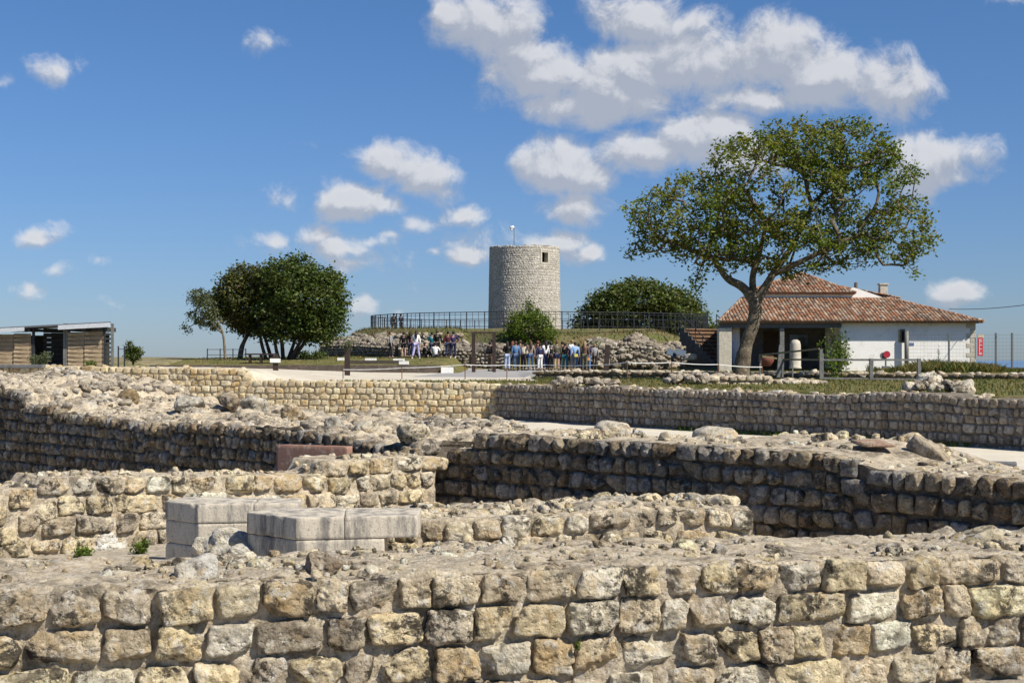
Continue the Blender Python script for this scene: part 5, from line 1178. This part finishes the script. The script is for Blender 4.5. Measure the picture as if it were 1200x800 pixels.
def person_meshes(pose, shorts, longhair):
    key = (pose, shorts, longhair)
    if key in _body: return _body[key]
    J = {k: Vector(v) for k, v in {**BASE, **POSE[pose]}.items()}
    names = []; V = []; Rr = []; E = []
    def add(n, p, r): names.append(n); V.append(Vector(p)); Rr.append(r); return len(V)-1
    def chain(*ids): 
        for a, b in zip(ids, ids[1:]): E.append((a, b))
    pel = add('pel', J['pel'], (.13, .095)); wa = add('waist', J['waist'], (.115, .085)); ch = add('chest', J['chest'], (.145, .10)); nk = add('neck', J['neck'], .055); hd = add('head', J['neck'] + (J['head']-J['neck'])*.5, .05)
    chain(pel, wa, ch, nk, hd)
    for s_ in 'LR':
        sh = add('s', J['s'+s_], .055); el = add('e', J['e'+s_], .038); wr = add('w', J['w'+s_], .026); chain(ch, sh, el, wr)
        d = (J['w'+s_]-J['e'+s_]).normalized(); sd = Vector((1 if s_ == 'L' else -1, 0, 0)); sd = (sd-d*sd.dot(d)).normalized(); u_ = d.cross(sd)
        pm = add('palm', J['w'+s_] + d*.06, (.034, .02)); chain(wr, pm)
        for k, (o_, l_) in enumerate(((-.027, .065), (-.009, .078), (.009, .074), (.027, .058))):
            f1 = add('f', V[pm] + u_*o_ + d*.04, .0085); f2 = add('f', V[pm] + u_*o_ + d*(.04+l_*.8) + sd*.022, .0075); chain(pm, f1, f2)
        th = add('t', V[pm] - u_*.045 + d*.015, .010); chain(pm, th)
        hp = add('h', J['h'+s_], .088); kn = add('k', J['k'+s_], .058); mid = add('c', J['k'+s_]*.6 + J['a'+s_]*.4 + Vector((0, .015, 0)), .052); an = add('a', J['a'+s_], .036); to = add('toe', J['a'+s_] + Vector((0, -.14, -.055)), (.036, .022)); chain(pel, hp, kn, mid, an, to)
    body = skin_mesh(V, Rr, E)
    # head with face, joined to the body
    bm = bmesh.new(); bm.from_mesh(body); H = J['head']
    def join(vs, fs):
        bv = [bm.verts.new(v) for v in vs]
        for f in fs:
            try: bm.faces.new([bv[i] for i in f]).smooth = True
            except Exception: pass
    vs, fs = ellipsoid(H, (.077, .095, .118), 16, 12)
    vs = [(x, y - .012*math.exp(-((x-H.x)/.02)**2-((z-H.z+.005)/.03)**2)*(4 if y < H.y else 0)*.5, z) if y < H.y else (x, y, z) for x, y, z in vs]
    vs = [(H.x+(x-H.x)*(1-.35*max(0, (H.z-z)/.118)**1.5), y, z) for x, y, z in vs]; join(vs, fs)
    join(*ellipsoid(H + Vector((0, -.098, -.012)), (.013, .018, .024), 8, 6))
    for s_ in (-1, 1): join(*ellipsoid(H + Vector((.077*s_, .005, -.005)), (.010, .022, .032), 8, 6))
    bm.to_mesh(body); bm.free()
    eyes = MB()
    for s_ in (-1, 1): eyes.add(*ellipsoid(H + Vector((.03*s_, -.086, .012)), (.012, .008, .008), 8, 6))
    eyes.add(*ellipsoid(H + Vector((0, -.086, -.052)), (.024, .008, .006), 8, 6))
    # clothes
    def cloth(parts, extra):
        vv = []; rr = []; ee = []
        for chn in parts:
            prev = None
            for (nm, p, r) in chn:
                ex = [i for i, q_ in enumerate(vv) if (q_-Vector(p)).length < 1e-5]
                if ex: i = ex[0]
                else: vv.append(Vector(p)); rr.append(r); i = len(vv)-1
                if prev is not None: ee.append((prev, i))
                prev = i
        return skin_mesh(vv, rr, ee)
    top = cloth([[('p', J['pel']*.75+J['waist']*.25 + Vector((0, 0, -.02)), (.155, .118)), ('w', J['waist'], (.142, .108)), ('c', J['chest'], (.165, .12)), ('n', J['neck']*.85+J['chest']*.15, (.075, .07))]] +
                [[('c', J['chest'], (.165, .12)), ('s', J['s'+s_], .075), ('e', J['e'+s_], .056), ('w', J['e'+s_]*.12+J['w'+s_]*.88, .042)] for s_ in 'LR'], 0)
    if shorts: legs = [[('p', J['pel'], (.145, .108)), ('h', J['h'+s_], .105), ('k', J['h'+s_]*.35+J['k'+s_]*.65, .095)] for s_ in 'LR']
    else: legs = [[('p', J['pel'], (.145, .108)), ('h', J['h'+s_], .103), ('k', J['k'+s_], .076), ('a', J['k'+s_]*.08+J['a'+s_]*.92, .066)] for s_ in 'LR']
    trousers = cloth(legs, 0)
    hv = MB(); vs, fs = ellipsoid(H + Vector((0, .018, .022)), (.092, .102, .118), 14, 10)
    vs = [(x, max(y, H.y-.06) if z < H.z+.035 else y, max(z, H.z-.06)) if not (y < H.y+.0 and z < H.z+.03) else (x*.82+H.x*.18, max(y, H.y), max(z, H.z-.05)) for x, y, z in vs]; hv.add(vs, fs)
    if longhair:
        hv.tube([H + Vector((0, .06, .05)), H + Vector((0, .085, -.06)), H + Vector((0, .115, -.20)), H + Vector((0, .125, -.36))], [.085, .085, .08, .045], 10)
    hair = hv.build('hair_tmp', M['bark']); hm = hair.data; bpy.data.objects.remove(hair); hm.polygons.foreach_set('use_smooth', [True]*len(hm.polygons)); hm.materials.clear()
    sm = []
    for s_ in 'LR':
        mb = MB(); A_ = J['a'+s_]; mb.tube([A_ + Vector((0, .06, -.05)), A_ + Vector((0, .0, -.045)), A_ + Vector((0, -.09, -.055)), A_ + Vector((0, -.19, -.066))], [.036, .05, .045, .028], 10); o = mb.build('s', M['bark']); d_ = o.data; bpy.data.objects.remove(o); d_.materials.clear(); sm.append(d_)
    o = eyes.build('e', M['bark']); em = o.data; bpy.data.objects.remove(o); em.materials.clear()
    _body[key] = (body, top, trousers, hm, sm, em); return _body[key]
CL = dict(black=(.018, .018, .02), dark=(.04, .038, .042), navy=(.03, .038, .085), denim=(.10, .19, .36), jeans=(.07, .12, .22), pale_jeans=(.34, .42, .58), cream=(.58, .52, .42), white=(.76, .76, .76), maroon=(.10, .03, .035),
          teal=(.015, .12, .17), lightblue=(.26, .44, .75), lilac=(.42, .40, .66), pink=(.66, .36, .40), brown=(.13, .09, .065), olive=(.10, .10, .07), grey=(.28, .28, .30), purple=(.05, .04, .10), taupe=(.26, .20, .17))
HR = dict(dark=(.022, .015, .012), brown=(.08, .045, .025), auburn=(.14, .05, .025), fair=(.28, .18, .09))
skinm = plain('skin', (.50, .32, .24), .6)
def person(label, px, py, Yd, pose, top, legs, hair='dark', longhair=False, shorts=False, face=180, s=1.0, group=None, shoe='dark', zoff=None):
    x = (px-600)/F*Yd; z = (HZ-py)/F*Yd if zoff is None else zoff
    root = empty('person', (x, Yd, z), R(face)); root.scale = (s, s, s); tag(root, label, 'person', group)
    b, t, l, h, sh, em = person_meshes(pose, shorts, longhair)
    def put(name, me, mat):
        if not me.materials: me.materials.append(None)
        o = bpy.data.objects.new(name, me); COL.objects.link(o); o.parent = root; o.material_slots[0].link = 'OBJECT'; o.material_slots[0].material = mat; return o
    put('body', b, skinm); put('top', t, plain('cloth_'+top, CL[top], .85, .1)); put('shorts' if shorts else 'trousers', l, plain('cloth_'+legs, CL[legs], .85, .1)); put('hair', h, plain('hair_'+hair, HR[hair], .6, .3))
    for m_ in sh: put('shoe', m_, plain('cloth_'+shoe, CL[shoe], .7, .2))
    put('face_features', em, plain('face_dark', (.06, .025, .02), .4)); return root
G1 = 'people standing in the crowd'; G2 = 'people by the left part of the mound'
def gz(px, Y): return hz((px-600)/F*Y, Y)
crowd = [
 ('person in black top and pale jeans at the left end of the crowd', 594, 84, 'arms_front', 'black', 'pale_jeans', 'dark', 1, 0, 170, 1.0),
 ('person all in black just behind the left end of the crowd', 599.5, 86, 'stand', 'black', 'dark', 'auburn', 1, 0, 190, .99),
 ('person in a blue denim jacket and jeans facing the tower', 604.5, 85, 'stand', 'denim', 'jeans', 'brown', 0, 0, 180, .98),
 ('person in a cream jacket leaning forward next to the denim jacket', 612, 86, 'lean', 'cream', 'dark', 'dark', 0, 0, 165, 1.02),
 ('person in cream top and navy trousers half hidden behind a striding person', 617, 87.5, 'arms_front', 'cream', 'navy', 'brown', 0, 0, 200, 1.0),
 ('person in taupe top and blue jeans with legs apart', 622.5, 84.5, 'step', 'taupe', 'jeans', 'brown', 1, 0, 175, .98),
 ('person with long dark hair and dark clothes right of the striding person', 627.5, 86.5, 'stand', 'dark', 'black', 'dark', 1, 0, 180, 1.0),
 ('person in a long navy coat and white trousers', 634, 85.5, 'stand', 'navy', 'white', 'dark', 0, 0, 180, 1.03),
 ('person in a white top with navy trousers at the crowd middle', 640, 86.5, 'bag', 'white', 'navy', 'dark', 1, 0, 190, .98),
 ('person in black jacket and black trousers right of the white bag', 646.5, 86, 'arms_front', 'black', 'black', 'dark', 0, 0, 185, 1.0),
 ('person in an olive jacket and navy shorts with bare calves', 653.5, 85.5, 'stand', 'olive', 'navy', 'auburn', 0, 1, 180, 1.0),
 ('tallest person in the crowd, dark hair, standing behind the olive jacket', 657.5, 88, 'stand', 'maroon', 'dark', 'dark', 0, 0, 180, 1.08),
 ('person in black top and teal-blue trousers right of the olive jacket', 663.5, 85.5, 'hand_hip', 'black', 'teal', 'dark', 0, 0, 180, 1.02),
 ('person in a pink top behind the black top', 668, 88, 'stand', 'pink', 'dark', 'dark', 0, 0, 160, 1.03),
 ('person in a white top with dark trousers behind the light blue sweater', 671, 87.5, 'arms_front', 'white', 'dark', 'fair', 0, 0, 200, 1.05),
 ('person in a light blue sweater and blue jeans', 674.5, 85.2, 'stand', 'lightblue', 'jeans', 'dark', 0, 0, 180, 1.0),
 ('person in navy top and navy trousers right of the light blue sweater', 679.5, 86.5, 'bag', 'navy', 'navy', 'dark', 0, 0, 175, 1.03),
 ('person in brown top and olive trousers near the right end of the crowd', 684, 86, 'stand', 'brown', 'olive', 'fair', 1, 0, 190, .99),
 ('person in purple jacket and denim trousers at the right end of the crowd', 689, 85.3, 'arms_front', 'purple', 'denim', 'dark', 0, 0, 170, 1.02),
 ('person in dark top and brown trousers beside the tall steel frame', 575.5, 83, 'stand', 'black', 'brown', 'dark', 0, 0, 160, .97),
 ('person in brown top behind the denim jacket', 609, 88.5, 'stand', 'brown', 'black', 'brown', 0, 0, 180, 1.04),
 ('person in maroon top behind the navy coat', 631, 88.5, 'stand', 'maroon', 'dark', 'auburn', 0, 0, 180, 1.04),
 ('person in grey top behind the white bag', 643.5, 88.5, 'stand', 'grey', 'dark', 'dark', 0, 0, 180, 1.03),
]
_r = random.Random(5)
for (lab, px, Yd, pose, top, legs, hair, lh, sh, face, s_) in crowd:
    px += _r.uniform(-1.6, 1.6); Yd += _r.uniform(-1.2, 1.2) if Yd > 85.6 else 0; s_ *= _r.uniform(.93, 1.06); face += _r.uniform(-35, 35)
    person(lab, px, 0, Yd, pose, top, legs, hair, bool(lh), bool(sh), face, s_, G1, zoff=gz(px, Yd))
far = [
 ('person in white and grey top with dark trousers at the left of the mound group', 458, 88.6, 'step', 'grey', 'dark', 'brown', 0, 0, 90, .96),
 ('person in black top with bare legs left of the mound group', 473, 88.6, 'stand', 'black', 'black', 'dark', 0, 1, 180, .95),
 ('person with long hair in a maroon top and navy trousers', 481, 88.6, 'stand', 'maroon', 'navy', 'dark', 1, 0, 170, .97),
 ('person in white top and lilac trousers nearest the low edging wall', 487.5, 80, 'step', 'white', 'lilac', 'dark', 1, 0, 185, .92),
 ('person seated on the grass in black beside the white and lilac figure', 497, 86, 'sit', 'black', 'black', 'dark', 0, 0, 90, 1.0),
 ('person in a bright teal jacket before the mound', 506, 88.6, 'arms_front', 'teal', 'navy', 'dark', 0, 0, 200, .95),
 ('person in black jacket right of the teal jacket', 512.5, 88.6, 'stand', 'black', 'dark', 'brown', 0, 0, 180, 1.02),
 ('person seated on the grass in a white shirt with the back turned', 510, 85.5, 'sit', 'white', 'dark', 'dark', 0, 0, 170, 1.02),
 ('person in maroon top and navy trousers at the right of the mound group', 525, 88.6, 'stand', 'maroon', 'navy', 'dark', 0, 0, 180, .98),
 ('person in purple top and white shoes farthest right before the mound', 531.5, 88.6, 'hand_hip', 'purple', 'navy', 'dark', 0, 0, 180, .98),
]
for (lab, px, Yd, pose, top, legs, hair, lh, sh, face, s_) in far:
    person(lab, px, 0, Yd, pose, top, legs, hair, bool(lh), bool(sh), face, s_, G2, shoe='white' if 'white shoes' in lab or 'lilac' in lab else 'dark', zoff=gz(px, Yd))
person('person in black standing behind the mound railing, left of two', 461.5, 0, 111.5, 'stand', 'black', 'dark', 'dark', False, False, 180, .95, G2, zoff=gz(461.5, 111.5))
person('person in navy standing behind the mound railing, right of two', 470, 0, 112, 'arms_front', 'navy', 'dark', 'dark', False, False, 150, .9, G2, zoff=gz(470, 112))
person('person in a grey top standing behind the leaning rusty post', 697, 0, 89.5, 'stand', 'grey', 'dark', 'fair', False, False, 200, .95, G1, zoff=gz(697, 89.5))
# things carried
def satchel(label, px, py, Yd, c, sc=1.0):
    t = empty('shoulder_bag', P(px, py, Yd)); tag(t, label, 'bag'); mb = MB(); mb.box(-.13*sc, .13*sc, -.05, .05, -.12*sc, .12*sc); mb.build('bag_body', plain('bag_'+label[:5], c, .7), t, bevel=.03)
    mb = MB(); mb.tube([(-.1*sc, 0, .11*sc), (.02, .02, .35*sc), (.14*sc, 0, .55*sc)], .012, 6); mb.build('strap', plain('bag_'+label[:5], c, .7), t)
satchel('white shoulder bag carried at the middle of the crowd', 640.5, 414.5, 85.9, (.72, .72, .78))
satchel('orange bag hanging at the hip of the rightmost crowd member', 689.5, 421, 84.9, (.60, .25, .05), .7)
satchel('yellow bag at the waist of the light blue sweater', 675, 416.5, 84.85, (.62, .52, .10), .8)
